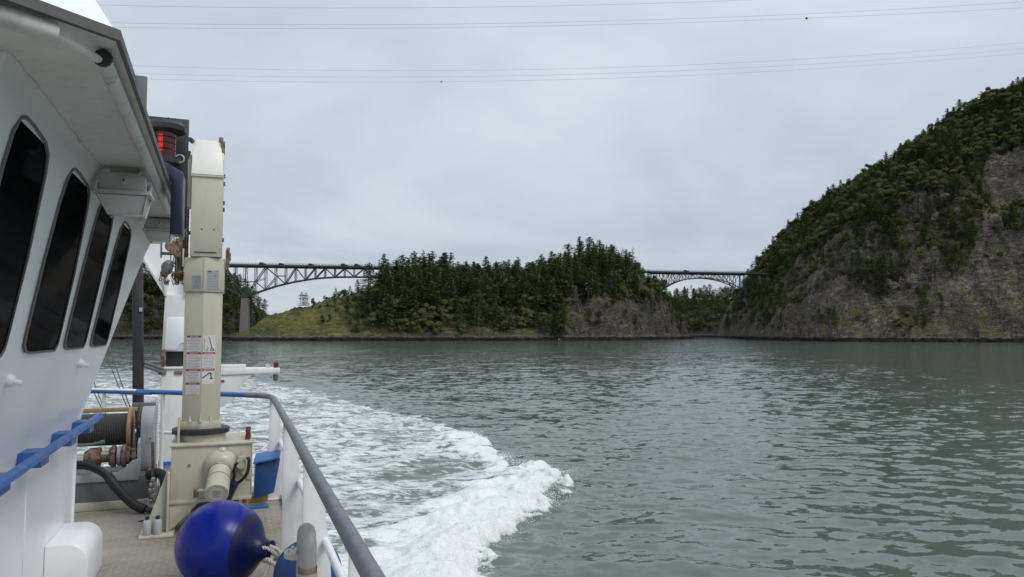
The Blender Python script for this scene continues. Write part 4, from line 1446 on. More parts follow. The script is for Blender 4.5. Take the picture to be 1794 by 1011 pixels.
# raised edge of the deck and a seam between deck plates
mb = T.mb(); mb.box(0.50, 0.58, -7, 7.9, 0.003, 0.05); mb.build('deck_coaming', 'white_streak', T.e, bevel=0.008)
mb = T.mb(); mb.box(-1.0, -0.18, 5.06, 5.075, 0.002, 0.006); mb.build('plate_seam', 'black', T.e)
mb = T.mb(); mb.box(-0.27, -0.24, 4.0, 5.5, 0.002, 0.012); mb.build('plate_seam', 'rubber', T.e)

# ------------------------------------------------------------------ wheelhouse
wh = Thing('wheelhouse', (-2.1, 4.4, 0), 'white wheelhouse with outward-leaning windows and a deep roof overhang', 'wheelhouse')
T = wh
CXM = -2.1
half = [(-1.06, 0.003), (-1.052, 0.92), (-1.042, 1.0), (-1.022, 1.07), (-0.99, 1.16), (-0.63, 2.26), (-0.595, 2.34), (-0.575, 2.404)]
full = half + [(2 * CXM - x, z) for x, z in reversed(half)]
mb = T.mb()
mb.prism([(x, 2.3, z) for x, z in full], (0, 4.03, 0))
mb.build('wall', 'white', T.e, sharp=40)
# aft corner pillar, rounded
mb = T.mb()
mb.tube([(-1.075, 6.30, 0.1), (-1.068, 6.30, 0.95), (-1.03, 6.30, 1.10), (-0.66, 6.30, 2.26), (-0.60, 6.30, 2.40)], 0.028, 12)
mb.build('corner_pillar', 'white', T.e, sharp=60)
# weld line where wall and overhang meet
pts = []
yy = 2.3
rg = random.Random(3)
while yy < 6.3:
    pts.append((-0.575 + rg.uniform(-.003, .003), yy, 2.403 + rg.uniform(-.002, .002)))
    yy += 0.05
mb = T.mb(); mb.tube(pts, [0.007 + rg.uniform(-.002, .003) for _ in pts], 6); mb.build('weld_seam', 'soffit', T.e)
# windows on the sloping wall; (y, height) outlines, chamfered as on the boat
wx_ = lambda z: -0.99 + (z - 1.16) * (0.36 / 1.10)
nrm = Vector((1.10, 0, -0.36)).normalized()
USH = [(0.20, 0.0), (0.08, 0.012), (0.015, 0.05), (0.0, 0.12), (-0.02, 0.5), (0.0, 0.80), (0.04, 0.92), (0.12, 0.985), (0.22, 1.0), (0.42, 1.0), (0.80, 0.985), (0.95, 0.95), (1.0, 0.88), (1.04, 0.5), (1.0, 0.10), (0.98, 0.035), (0.92, 0.0)]
def win_outline(b0, b1, t0, t1, g=0.0, zb=1.565, zt=2.312):
    out = []
    for u, v in USH:
        z = zb - g + (zt - zb + 2 * g) * v
        l_, r_ = b0 + (t0 - b0) * v - g * 1.1, b1 + (t1 - b1) * v + g * 1.1
        out.append((l_ + (r_ - l_) * u, z))
    return out
for wb in ((2.98, 3.52, 2.54, 2.99), (3.80, 4.50, 3.31, 3.80), (4.66, 5.29, 4.07, 4.52), (5.47, 6.17, 4.84, 5.29)):
    out_, inn = win_outline(*wb, 0.010), win_outline(*wb)
    k = len(inn)
    def P3(p, off):
        return Vector((wx_(p[1]), p[0], p[1])) + nrm * off
    mb = T.mb()
    mb.prism([P3(p, 0.001) for p in inn], nrm * 0.003)
    win = mb.build('window', 'glass', T.e, smooth=False)
    mb = MB((0, 0, 0)); mb.o = Vector(T.base)
    vs = [P3(p, 0.001) for p in out_] + [P3(p, 0.010) for p in out_] + [P3(p, 0.010) for p in inn] + [P3(p, 0.002) for p in inn]
    fs = []
    for a in range(3):
        for i in range(k):
            j = (i + 1) % k
            fs.append((a * k + i, a * k + j, (a + 1) * k + j, (a + 1) * k + i))
    mb.add(vs, fs)
    mb.build('window_gasket', 'gasket', win, sharp=50)
# roof slab, rim, coaming
edge = [(-0.292, 2.10), (-0.345, 6.30)]
front = [(-0.75, 1.72)]
planR = front + edge
plan = planR + [(2 * CXM - x, y) for x, y in reversed(planR)]
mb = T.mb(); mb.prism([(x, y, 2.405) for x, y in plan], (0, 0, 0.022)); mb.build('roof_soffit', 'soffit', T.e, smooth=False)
k = len(plan)
cxp, cyp = CXM, 4.0
def inset(p, d):
    return (p[0] + (d if p[0] < CXM else -d), p[1] + (d if p[1] < 3 else -d))
mb = T.mb()
o1 = [(p[0] + (0.012 if p[0] > CXM else -0.012), p[1] + (-0.012 if p[1] < 3 else 0.0)) for p in plan]
vs = [(x, y, 2.397) for x, y in plan] + [(x, y, 2.397) for x, y in o1] + [(x, y, 2.424) for x, y in o1] + [(x, y, 2.424) for x, y in plan]
fs = [(a * k + i, a * k + (i + 1) % k, (a + 1) * k + (i + 1) % k, (a + 1) * k + i) for a in range(3) for i in range(k)]
mb.add(vs, fs); mb.build('roof_rim', 'rim', T.e, smooth=False)
c1 = [inset(p, 0.004) for p in plan]; c2 = [inset(p, 0.22) for p in plan]
mb = T.mb()
mb.add([(x, y, 2.428) for x, y in c1] + [(x, y, 2.80) for x, y in c2], [(i, (i + 1) % k, k + (i + 1) % k, k + i) for i in range(k)] + [tuple(range(k, 2 * k)), tuple(reversed(range(k)))])
mb.build('roof_coaming', 'white', T.e, smooth=False)
# conduits under the overhang
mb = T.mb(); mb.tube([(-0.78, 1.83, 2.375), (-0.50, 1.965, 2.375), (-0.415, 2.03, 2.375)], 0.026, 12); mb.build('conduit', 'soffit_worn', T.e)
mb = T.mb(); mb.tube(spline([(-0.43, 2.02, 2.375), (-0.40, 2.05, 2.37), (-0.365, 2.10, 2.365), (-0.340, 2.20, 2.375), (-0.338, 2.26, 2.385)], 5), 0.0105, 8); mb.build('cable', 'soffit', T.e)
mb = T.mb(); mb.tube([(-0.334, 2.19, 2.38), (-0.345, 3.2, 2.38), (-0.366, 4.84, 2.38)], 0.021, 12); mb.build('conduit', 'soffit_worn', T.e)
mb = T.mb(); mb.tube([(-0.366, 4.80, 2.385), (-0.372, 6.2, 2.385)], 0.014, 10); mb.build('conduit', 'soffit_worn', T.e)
mb = T.mb(); mb.lathe([(0.022, 0), (0.024, 0.012)], (-0.3335, 2.182, 2.38), (0, 1, 0), 12); mb.build('conduit_mouth', 'black', T.e)
# blue wall handrail on blocks
mb = T.mb(); mb.hexa([(-0.945, 2.7, 0.975), (-0.895, 2.7, 0.975), (-0.895, 6.46, 1.0), (-0.945, 6.46, 1.0), (-0.940, 2.7, 1.012), (-0.905, 2.7, 1.012), (-0.905, 6.46, 1.037), (-0.940, 6.46, 1.037)])
hr = mb.build('handrail', 'blue', T.e, bevel=0.008)
for yb in (6.17, 5.52, 4.72, 3.95, 3.15):
    mb = T.mb(); mb.box(-1.05, -0.93, yb - 0.09, yb + 0.09, 0.93, 1.012); mb.build('bracket', 'blue', hr, bevel=0.002, seg=1)
for (x, y, z) in ((-0.905, 3.78, 1.45), (-0.90, 5.36, 1.46)):
    mb = T.mb(); mb.tube([(x, y, z), Vector((x, y, z)) + nrm * 0.035], [0.030, 0.024], 12); mb.tube([Vector((x, y, z)) + nrm * 0.03, Vector((x, y, z)) + nrm * 0.065], 0.013, 10); mb.build('wall_lug', 'white', T.e)
for yb in (3.6, 4.9):
    mb = T.mb(); mb.box(-1.056, -1.0505, yb, yb + 0.012, 0.01, 0.92); mb.build('plate_weld', 'white', T.e, bevel=0.002)
# rounded casing at the foot of the wall
mb = T.mb()
sec = [(-1.058, 0.004), (-0.815, 0.004)] + [(-0.935 + 0.12 * math.cos(R(a)), 0.205 + 0.12 * math.sin(R(a))) for a in range(0, 91, 10)] + [(-1.058, 0.325)]
mb.prism([(x, 5.42, z) for x, z in sec], (0, 0.60, 0)); mb.build('rounded_casing', 'white', T.e, bevel=0.012, sharp=50)

# ------------------------------------------------------------------ lamps on the wheelhouse
def floodlight(base, label, k=1.0, yaw=0.0):
    T = Thing('floodlight', base, label, 'floodlight', 'floodlights under the roof overhang')
    x, y, z = base
    T.e.rotation_euler = (0, 0, TH + yaw)
    mb = T.mb(); mb.box(x - .085 * k, x + .085 * k, y - .06 * k, y + .06 * k, z - .075 * k, z); mb.build('housing', 'lamp_body', T.e, bevel=0.01)
    mb = T.mb(); mb.box(x - .105 * k, x + .105 * k, y - .08 * k, y + .08 * k, z - .092 * k, z - .076 * k); mb.build('flange', 'lamp_body', T.e, bevel=0.004)
    mb = T.mb(); mb.hexa([(x - .055 * k, y - .035 * k, z - .165 * k), (x + .075 * k, y - .035 * k, z - .165 * k), (x + .075 * k, y + .045 * k, z - .165 * k), (x - .055 * k, y + .045 * k, z - .165 * k),
                          (x - .09 * k, y - .068 * k, z - .093 * k), (x + .09 * k, y - .068 * k, z - .093 * k), (x + .09 * k, y + .068 * k, z - .093 * k), (x - .09 * k, y + .068 * k, z - .093 * k)])
    mb.build('lens', 'lamp_glass', T.e, bevel=0.006)
    for s_ in (-1, 1):
        mb = T.mb(); mb.bar((x - .09 * k, y + s_ * .068 * k, z - .093 * k), (x - .05 * k, y + s_ * .04 * k, z - .172 * k), 0.008); mb.build('guard_bar', 'lamp_body', T.e)
        mb = T.mb(); mb.bar((x + .09 * k, y + s_ * .068 * k, z - .093 * k), (x + .075 * k, y + s_ * .04 * k, z - .172 * k), 0.008); mb.build('guard_bar', 'lamp_body', T.e)
    mb = T.mb(); mb.box(x - .05 * k, x + .05 * k, y - .02 * k, y + .02 * k, z + 0.001, 2.4045); mb.build('mount', 'lamp_body', T.e)
    mb = T.mb(); mb.lathe([(0.02 * k, 0), (0.02 * k, 0.01), (0.012 * k, 0.014)], (x + 0.005, y - .06 * k, z - .035 * k), (0, -1, 0), 14); g = mb.build('cable_gland', 'lamp_body', T.e)
    mb = T.mb(); mb.lathe([(0.005 * k, 0), (0.005 * k, 0.004)], (x + 0.005, y - .06 * k - 0.0145, z - .035 * k), (0, -1, 0), 10); mb.build('screw', 'black', g)
    for dx in (-.09, .095):
        mb = T.mb(); mb.box(x + dx * k - .008, x + dx * k + .008, y - .02, y + .02, z - .09 * k, z - .04 * k); mb.build('clip', 'steel', T.e, bevel=0.003)
    return T
floodlight((-0.470, 3.78, 2.375), 'grey boxy floodlight bolted under the roof overhang near the windows', 1.12)
floodlight((-0.455, 5.35, 2.395), 'small pale lamp under the far corner of the roof overhang', 0.9)

# port side light on its board
T = Thing('navigation_light', (-0.33, 4.1, 2.2), 'red ship\'s side light in front of a black board beside the roof edge', 'navigation light')
mb = T.mb(); mb.prism([(-0.50, 4.26, 2.47), (-0.295, 4.26, 2.44), (-0.295, 4.26, 2.20), (-0.232, 4.26, 2.20), (-0.232, 4.26, 2.79), (-0.50, 4.26, 2.79)], (0, 0.015, 0)); mb.build('screen_board', 'black', T.e, bevel=0.003)
mb = T.mb(); mb.lathe([(0.052, 0), (0.052, 0.13)], (-0.335, 4.12, 2.545), (0, 0, 1), 28); ln = mb.build('lens', 'lens', T.e)
mb = T.mb(); mb.tube([(-0.350, 4.09, 2.57), (-0.350, 4.09, 2.655)], 0.009, 8); mb.build('filament', 'filament', ln)
for zr in (2.578, 2.61, 2.64):
    mb = T.mb(); mb.lathe([(0.0525, 0), (0.055, 0.003), (0.0525, 0.006)], (-0.335, 4.12, zr), (0, 0, 1), 28); mb.build('lens_rib', 'lens', ln)
mb = T.mb(); mb.lathe([(0.062, 0), (0.098, 0.006), (0.100, 0.030), (0.080, 0.052), (0.03, 0.060)], (-0.335, 4.12, 2.672), (0, 0, 1), 28); mb.build('lid', 'black', T.e, sharp=40)
mb = T.mb(); mb.lathe([(0.075, 0), (0.075, 0.03), (0.055, 0.035)], (-0.335, 4.12, 2.512), (0, 0, 1), 28); mb.build('base', 'black', T.e)
mb = T.mb(); mb.box(-0.40, -0.375, 4.09, 4.26, 2.54, 2.68); mb.build('inboard_screen', 'black', T.e)
mb = T.mb(); mb.prism([(-0.295, 4.03, 2.14), (-0.24, 4.03, 2.14), (-0.24, 4.03, 2.455), (-0.43, 4.03, 2.565), (-0.43, 4.03, 2.50), (-0.295, 4.03, 2.44)], (0, 0.02, 0)); mb.build('shield', 'navy', T.e, bevel=0.003)
mb = T.mb(); mb.prism([(-0.262, 4.051, 2.14), (-0.24, 4.051, 2.14), (-0.24, 4.051, 2.455), (-0.262, 4.051, 2.455)], (0, 0.208, 0)); mb.build('shield_side', 'navy', T.e, bevel=0.003)
mb = T.mb(); mb.tube(arc((-0.262, 4.10, 2.54), (1, 0, 0), (0, 0, 1), 0.02, 0, 360, 14), 0.004, 6); mb.build('ring', 'steel', T.e)
mb = T.mb(); mb.prism([(-0.37, 4.26, 2.757), (-0.33, 4.26, 2.785), (-0.32, 4.26, 2.757)], (0, -0.03, 0)); mb.build('clamp', 'black', T.e)
T = Thing('screen_panel', (-0.5, 4.4, 2.45), 'plain dark grey panel standing on the roof edge above the red light', 'panel')
mb = T.mb(); mb.box(-0.68, -0.455, 4.40, 4.43, 2.455, 3.045); mb.build('sheet', 'board_grey', T.e, bevel=0.006)
mb = T.mb(); mb.box(-0.64, -0.60, 4.43, 4.47, 2.455, 2.95); mb.box(-0.52, -0.48, 4.43, 4.47, 2.455, 2.95); mb.build('stiffener', 'board_grey', T.e)

# ------------------------------------------------------------------ side rail
T = Thing('deck_railing', (0.4, 4.0, 0), 'grey, blue and white pipe railing round the edge of the after deck', 'railing')
side = [(0.365, -6.5, 1.0), (0.368, 2.0, 1.0), (0.378, 3.6, 1.0), (0.396, 5.3, 1.0), (0.408, 7.3, 1.0)]
corner = spline([(0.408, 7.3, 1.0), (0.409, 7.66, 1.0), (0.385, 7.95, 1.0), (0.30, 8.14, 1.0), (0.158, 8.278, 1.0)], 6)
mb = T.mb(); mb.tube(side[:-1] + corner, 0.0285, 14); mb.build('top_rail', 'grey_rail', T.e)
mb = T.mb(); mb.tube([(0.158, 8.278, 1.0), (-0.4, 8.735, 1.0), (-0.956, 9.19, 1.0)], 0.026, 14); tag(mb.build('top_rail', 'blue', T.e), 'blue length of the top rail')
mb = T.mb(); mb.tube([(-0.956, 9.19, 1.0), (-1.46, 9.58, 1.0), (-2.75, 9.62, 1.0)], 0.0262, 14); tag(mb.build('top_rail', 'white_streak', T.e), 'white length of the top rail')
mb = T.mb(); mb.tube([(-0.80, 9.058, 0.992), (-1.46, 9.575, 0.992)], 0.0255, 10); mb.build('rail_underside', 'blue', T.e)
mb = T.mb(); mb.tube([(0.50, -6.5, 0.53), (0.50, 3.6, 0.53), (0.50, 6.0, 0.555), (0.49, 7.8, 0.56)], 0.021, 12); mb.build('mid_rail', 'white', T.e)
mb = T.mb(); mb.tube([(0.45, 8.05, 0.56), (0.12, 8.36, 0.56), (-0.8, 9.12, 0.56), (-1.5, 9.66, 0.56)], 0.02, 12); mb.build('mid_rail', 'white', T.e)
for yp in (7.80, 5.75, 4.12, 2.50, 0.9, -0.8):
    mb = T.mb()
    zt = 0.985
    mb.prism([(0.378, yp, 0.004), (0.545, yp, 0.004), (0.525, yp, 0.45), (0.478, yp, 0.82), (0.420, yp, zt), (0.378, yp, zt)], (0, 0.014, 0))
    st = mb.build('stanchion', 'white_streak', T.e, bevel=0.004)
    mb = T.mb(); mb.box(0.372, 0.497, yp - 0.04, yp + 0.055, 0.003, 0.012); mb.build('foot_plate', 'white_streak', st, bevel=0.003)
for (x, y) in ((-1.318, 9.472), (-0.675, 8.962)):
    mb = T.mb(); mb.tube([(x, y, 0.0), (x, y, 0.985)], 0.019, 10); mb.build('post', 'white_rust', T.e)

# ------------------------------------------------------------------ deck crane
T = Thing('deck_crane', (-0.15, 7.1, 0), 'cream folding deck crane with warning placards on its column', 'crane')
E_ = T.e
mb = T.mb(); mb.box(-0.44, 0.185, 6.80, 7.46, 0.235, 0.70); ped = mb.build('pedestal', 'cream', E_, bevel=0.006)
mb = T.mb(); mb.box(-0.455, 0.20, 6.785, 7.475, 0.70, 0.716); mb.build('top_plate', 'cream_rust', ped, bevel=0.003)
mb = T.mb(); mb.box(-0.445, 0.19, 6.785, 6.80, 0.235, 0.262); mb.build('bottom_lip', 'cream_rust', ped, bevel=0.003)
mb = T.mb(); mb.box(0.186, 0.197, 6.80, 7.46, 0.235, 0.69); mb.build('end_plate', 'cream_rust', ped, bevel=0.002)
# feet
mb = T.mb(); mb.box(-0.655, -0.40, 6.66, 7.0, 0.002, 0.022); mb.build('foot_plate', 'cream_rust', E_, bevel=0.003)
mb = T.mb(); mb.prism([(-0.462, 6.79, 0.52), (-0.60, 6.79, 0.11), (-0.60, 6.79, 0.022), (-0.462, 6.79, 0.022)], (0, 0.014, 0)); mb.build('gusset', 'cream', E_, bevel=0.002)
mb = T.mb(); mb.box(-0.46, -0.442, 6.74, 7.1, 0.022, 0.50); mb.build('leg', 'cream_rust', E_, bevel=0.003)
mb = T.mb(); mb.prism([(-0.441, 6.80, 0.022), (-0.441, 6.80, 0.234), (-0.22, 6.80, 0.234), (-0.40, 6.80, 0.05)], (0, 0.012, 0)); mb.build('gusset', 'cream', E_, bevel=0.002)
mb = T.mb(); mb.box(-0.43, -0.38, 7.38, 7.44, 0.002, 0.235); mb.build('leg', 'cream_rust', E_)
mb = T.mb(); mb.tube([(0.152, 7.36, 0.002), (0.152, 7.36, 0.24)], 0.020, 10); mb.build('leg', 'rusty', E_)
mb = T.mb(); mb.box(0.10, 0.13, 7.30, 7.36, 0.002, 0.235); mb.build('leg', 'cream', E_)
mb = T.mb(); mb.box(-0.30, 0.06, 7.3, 7.42, 0.003, 0.234); mb.build('dark_locker', 'grey_dark', E_, bevel=0.01)  # dark grey locker standing under the pedestal
# slewing ring and column
mb = T.mb(); mb.lathe([(0.205, 0), (0.205, 0.055)], (-0.225, 7.12, 0.716), (0, 0, 1), 36); mb.build('ring_seat', 'cream_rust', E_)
mb = T.mb(); mb.lathe([(0.205, 0), (0.236, 0.006), (0.236, 0.045), (0.225, 0.05), (0.20, 0.05)], (-0.225, 7.12, 0.771), (0, 0, 1), 40); mb.build('slewing_ring', 'black', E_, sharp=40)
def hexcol(z0, z1, g=0.0, taper=0.0):
    return [(x + (g if x > -.2 else (-g if x < -.3 else 0)) - (taper if x < -.3 else 0), y - (g if y < 7.1 else -g), z0) for x, y in COL], z1 - z0
COL = [(-0.378, 7.00), (-0.226, 6.945), (-0.075, 6.99), (-0.075, 7.30), (-0.378, 7.30)]
p_, h_ = hexcol(0.822, 2.03)
mb = T.mb(); mb.prism(p_, (0, 0, h_)); col = mb.build('column', 'cream', E_, bevel=0.006)
p_, h_ = hexcol(0.822, 0.885, 0.012)
mb = T.mb(); mb.prism(p_, (0, 0, h_)); mb.build('column_flange', 'cream_rust', col, bevel=0.003)
for (x, y) in ((-0.31, 6.955), (-0.226, 6.925), (-0.145, 6.952)):
    mb = T.mb(); mb.prism([(x - 0.012, y, 0.885), (x + 0.012, y, 0.885), (x + 0.004, y + 0.012, 0.94), (x - 0.004, y + 0.012, 0.94)], (0, 0.02, 0)); mb.build('rib', 'cream_rust', col)
mb = T.mb(); mb.box(-0.405, -0.385, 6.93, 6.99, 0.70, 0.93); mb.build('lock_bar', 'cream_rust', E_, bevel=0.003)
p_, h_ = hexcol(2.005, 2.305, 0.013)
mb = T.mb(); mb.prism(p_, (0, 0, h_)); slv = mb.build('sleeve', 'cream', E_, bevel=0.007)
mb = T.mb(); mb.box(-0.2285, -0.2235, 6.928, 6.935, 2.01, 2.30); mb.build('weld', 'cream_rust', slv)
# hinge ears and pins
for (x0, x1) in ((-0.405, -0.392), (-0.058, -0.045)):
    mb = T.mb(); mb.box(x0, x1, 6.97, 7.18, 2.22, 2.38); mb.build('hinge_ear', 'cream', E_, bevel=0.006)
for (x0, x1) in ((-0.44, -0.405), (-0.045, -0.012)):
    mb = T.mb(); mb.lathe([(0.035, 0), (0.04, 0.01), (0.04, x1 - x0 - 0.008), (0.03, x1 - x0)], (x0, 7.04, 2.325), (1, 0, 0), 16); mb.build('hinge_pin', 'rusty', E_)
mb = T.mb(); mb.box(-0.050, -0.022, 6.96, 7.0, 2.22, 2.40); mb.build('hinge_link', 'rusty', E_, bevel=0.006)
# folded boom: box section with a sloping end
mb = T.mb()
mb.prism([(-0.345, 6.935, 2.31), (-0.345, 6.935, 3.03), (-0.345, 7.06, 3.36), (-0.345, 7.22, 3.36), (-0.345, 7.22, 2.31)], (0.257, 0, 0))
boom = mb.build('boom', 'cream', E_, bevel=0.008)
mb = T.mb(); mb.prism([(-0.348, 6.929, 3.03), (-0.348, 7.052, 3.363), (-0.118, 7.052, 3.363), (-0.086, 6.929, 3.03)], (0, -0.006, 0.002)); mb.build('boom_end_plate', 'cream_skylit', boom, bevel=0.002)
mb = T.mb(); mb.box(-0.352, -0.082, 6.923, 6.934, 3.012, 3.028); mb.build('boom_lip', 'cream_rust', boom)
mb = T.mb(); mb.box(-0.31, -0.13, 6.928, 6.934, 2.345, 2.352); mb.build('slot', 'black', boom)
for x in (-0.255, -0.155):
    mb = T.mb(); mb.lathe([(0.006, 0), (0.006, 0.003)], (x, 6.9345, 2.55), (0, -1, 0), 10); mb.build('bolt_hole', 'black', boom)
for (x, z) in ((-0.335, 2.385), (-0.10, 2.385), (-0.335, 2.36), (-0.10, 2.36)):
    mb = T.mb(); mb.lathe([(0.008, 0), (0.006, 0.006)], (x, 6.935, z), (0, -1, 0), 8); mb.build('bolt', 'cream_rust', boom)
for z in (2.45, 2.72, 2.78, 2.95, 3.02):
    mb = T.mb(); mb.box(-0.0875, -0.072, 6.97, 7.0, z, z + 0.035); mb.build('side_fitting', 'rusty', boom, bevel=0.004)
mb = T.mb(); mb.box(-0.135, -0.098, 7.03, 7.07, 3.355, 3.40); mb.build('boom_tip_pin', 'rusty', boom, bevel=0.01)
mb = T.mb(); mb.box(-0.118, -0.082, 7.02, 7.03, 3.24, 3.36); mb.build('tip_bracket', 'rusty', boom)
# second boom section folded behind on the inboard side
mb = T.mb(); mb.box(-0.395, -0.352, 7.02, 7.15, 2.75, 3.22); mb.build('inner_boom', 'cream', E_, bevel=0.006)
mb = T.mb(); mb.tube([(-0.38, 7.05, 2.30), (-0.38, 7.05, 2.74)], 0.018, 10); mb.build('cylinder_rod', 'rusty', E_)
mb = T.mb(); mb.tube([(-0.365, 7.0, 2.52), (-0.33, 6.99, 2.52)], 0.016, 8); mb.build('hydraulic_fitting', 'black', E_)
mb = T.mb(); mb.tube(spline([(-0.345, 7.02, 3.33), (-0.375, 7.03, 3.355), (-0.405, 7.05, 3.34), (-0.41, 7.08, 3.26), (-0.39, 7.10, 3.18)], 6), 0.02, 8); mb.build('hose', 'navy', E_)
mb = T.mb(); mb.tube(spline([(-0.37, 7.0, 3.24), (-0.40, 6.99, 3.1), (-0.39, 6.99, 2.9), (-0.405, 7.0, 2.6), (-0.39, 7.0, 2.42)], 6), 0.012, 8); mb.build('hose', 'rubber', E_)
# slewing motor on the pedestal front
mc, me_ = Vector((-0.055, 6.80, 0.535)), Vector((-0.078, 6.45, 0.362))
ax = (me_ - mc).normalized(); Lm = (me_ - mc).length
mb = T.mb(); mb.lathe([(0.132, -0.03), (0.132, 0.02), (0.125, 0.045), (0.10, 0.075), (0.088, 0.08)], mc, ax, 36); mo = mb.build('motor_flange', 'cream', E_, sharp=40)
mb = T.mb(); mb.lathe([(0.087, 0.05), (0.087, Lm * 0.56)], mc, ax, 36); mb.build('motor_body', 'cream', mo)
mb = T.mb(); mb.lathe([(0.0885, Lm * 0.56), (0.0885, Lm * 0.565), (0.091, Lm * 0.58), (0.091, Lm - 0.004), (0.088, Lm)], mc, ax, 36); mb.build('motor_cap', 'cream', mo)
mb = T.mb(); mb.lathe([(0.0915, Lm * 0.555), (0.0915, Lm * 0.572)], mc, ax, 36); mb.build('motor_joint', 'rusty', mo)
mb = T.mb(); mb.lathe([(0.0905, 0.095), (0.0905, 0.102)], mc, ax, 36); mb.build('motor_joint', 'rusty', mo)
up_ = Vector((0, 0, 1)) - ax * ax.z; up_.normalize(); rt = ax.cross(up_).normalized()
mb = T.mb(); mb.lathe([(0.06, 0), (0.06, 0.0015)], me_ + ax * 0.0005, ax, 24); mb.build('name_plate', 'placard', mo)
mb = T.mb(); mb.lathe([(0.004, 0), (0.004, 0.003)], me_ + ax * 0.003, ax, 8); mb.build('name_plate_screw', 'black', mo)
mb = T.mb()
for k_ in range(5):
    c_ = me_ + ax * 0.0025 + up_ * (0.03 - 0.014 * k_)
    mb.bar(c_ - rt * (0.032 if k_ != 3 else 0.02), c_ + rt * 0.032, 0.0045, 0.001, ax)
mb.build('name_plate_print', 'print_grey', mo)
mb = T.mb(); mb.lathe([(0.042, 0), (0.042, 0.02), (0.03, 0.03), (0.024, 0.034), (0.024, 0.045)], (-0.045, 6.785, 0.645), (0, -1, -0.1), 18); mb.build('plug', 'cream', E_)
mb = T.mb(); mb.tube([(-0.16, 6.60, 0.365), (-0.20, 6.62, 0.365), (-0.23, 6.64, 0.36)], 0.016, 10); mb.build('drain_pipe', 'cream', E_)
mb = T.mb(); mb.box(-0.255, -0.215, 6.62, 6.66, 0.31, 0.385); mb.build('drain_cock', 'rusty', E_, bevel=0.008)
# valve block and hoses at the right of the pedestal
mb = T.mb(); mb.box(0.082, 0.142, 6.72, 6.79, 0.50, 0.61); vb = mb.build('valve_block', 'cream', E_, bevel=0.006)
mb = T.mb(); mb.tube([(0.112, 6.75, 0.61), (0.112, 6.75, 0.65)], 0.012, 10); mb.build('valve_stem', 'cream_rust', vb)
for (x, z) in ((0.085, 0.575), (0.085, 0.53), (0.14, 0.59)):
    mb = T.mb(); mb.lathe([(0.014, 0), (0.014, 0.016)], (x, 6.72, z), (0, -1, 0), 10); mb.build('valve_nut', 'cream_rust', vb)
mb = T.mb(); mb.prism([(0.06, 6.785, 0.50), (0.17, 6.785, 0.40), (0.19, 6.785, 0.40), (0.19, 6.785, 0.56), (0.16, 6.785, 0.56)], (0, 0.013, 0)); mb.build('valve_bracket', 'cream_rust', E_)
mb = T.mb(); mb.tube(spline([(0.155, 6.71, 0.60), (0.168, 6.70, 0.57), (0.155, 6.70, 0.47), (0.10, 6.72, 0.40), (0.02, 6.77, 0.36)], 7), 0.013, 9); mb.build('hose', 'rubber', E_)
mb = T.mb(); mb.tube(spline([(0.065, 6.73, 0.55), (0.05, 6.73, 0.50), (0.055, 6.74, 0.45), (0.04, 6.77, 0.38)], 6), 0.011, 9); mb.build('hose', 'rubber', E_)
mb = T.mb(); mb.tube([(0.052, 6.70, 0.40), (0.02, 6.72, 0.33), (0.0, 6.76, 0.27)], 0.045, 12); mb.build('blue_sleeve', 'navy', E_)
for (x, y) in ((0.13, 6.95), (0.135, 7.06), (0.138, 7.16)):
    mb = T.mb(); mb.lathe([(0.022, 0), (0.022, 0.03), (0.014, 0.035), (0.014, 0.06), (0.022, 0.065), (0.02, 0.085)], (x + 0.03, y, 0.7165), (0, 0, 1), 10); mb.build('breather_cap', 'red_plastic', E_)
mb = T.mb(); mb.lathe([(0.013, 0), (0.01, 0.008)], (-0.30, 6.80, 0.545), (0, -1, 0), 10); mb.build('bolt', 'rusty', ped)

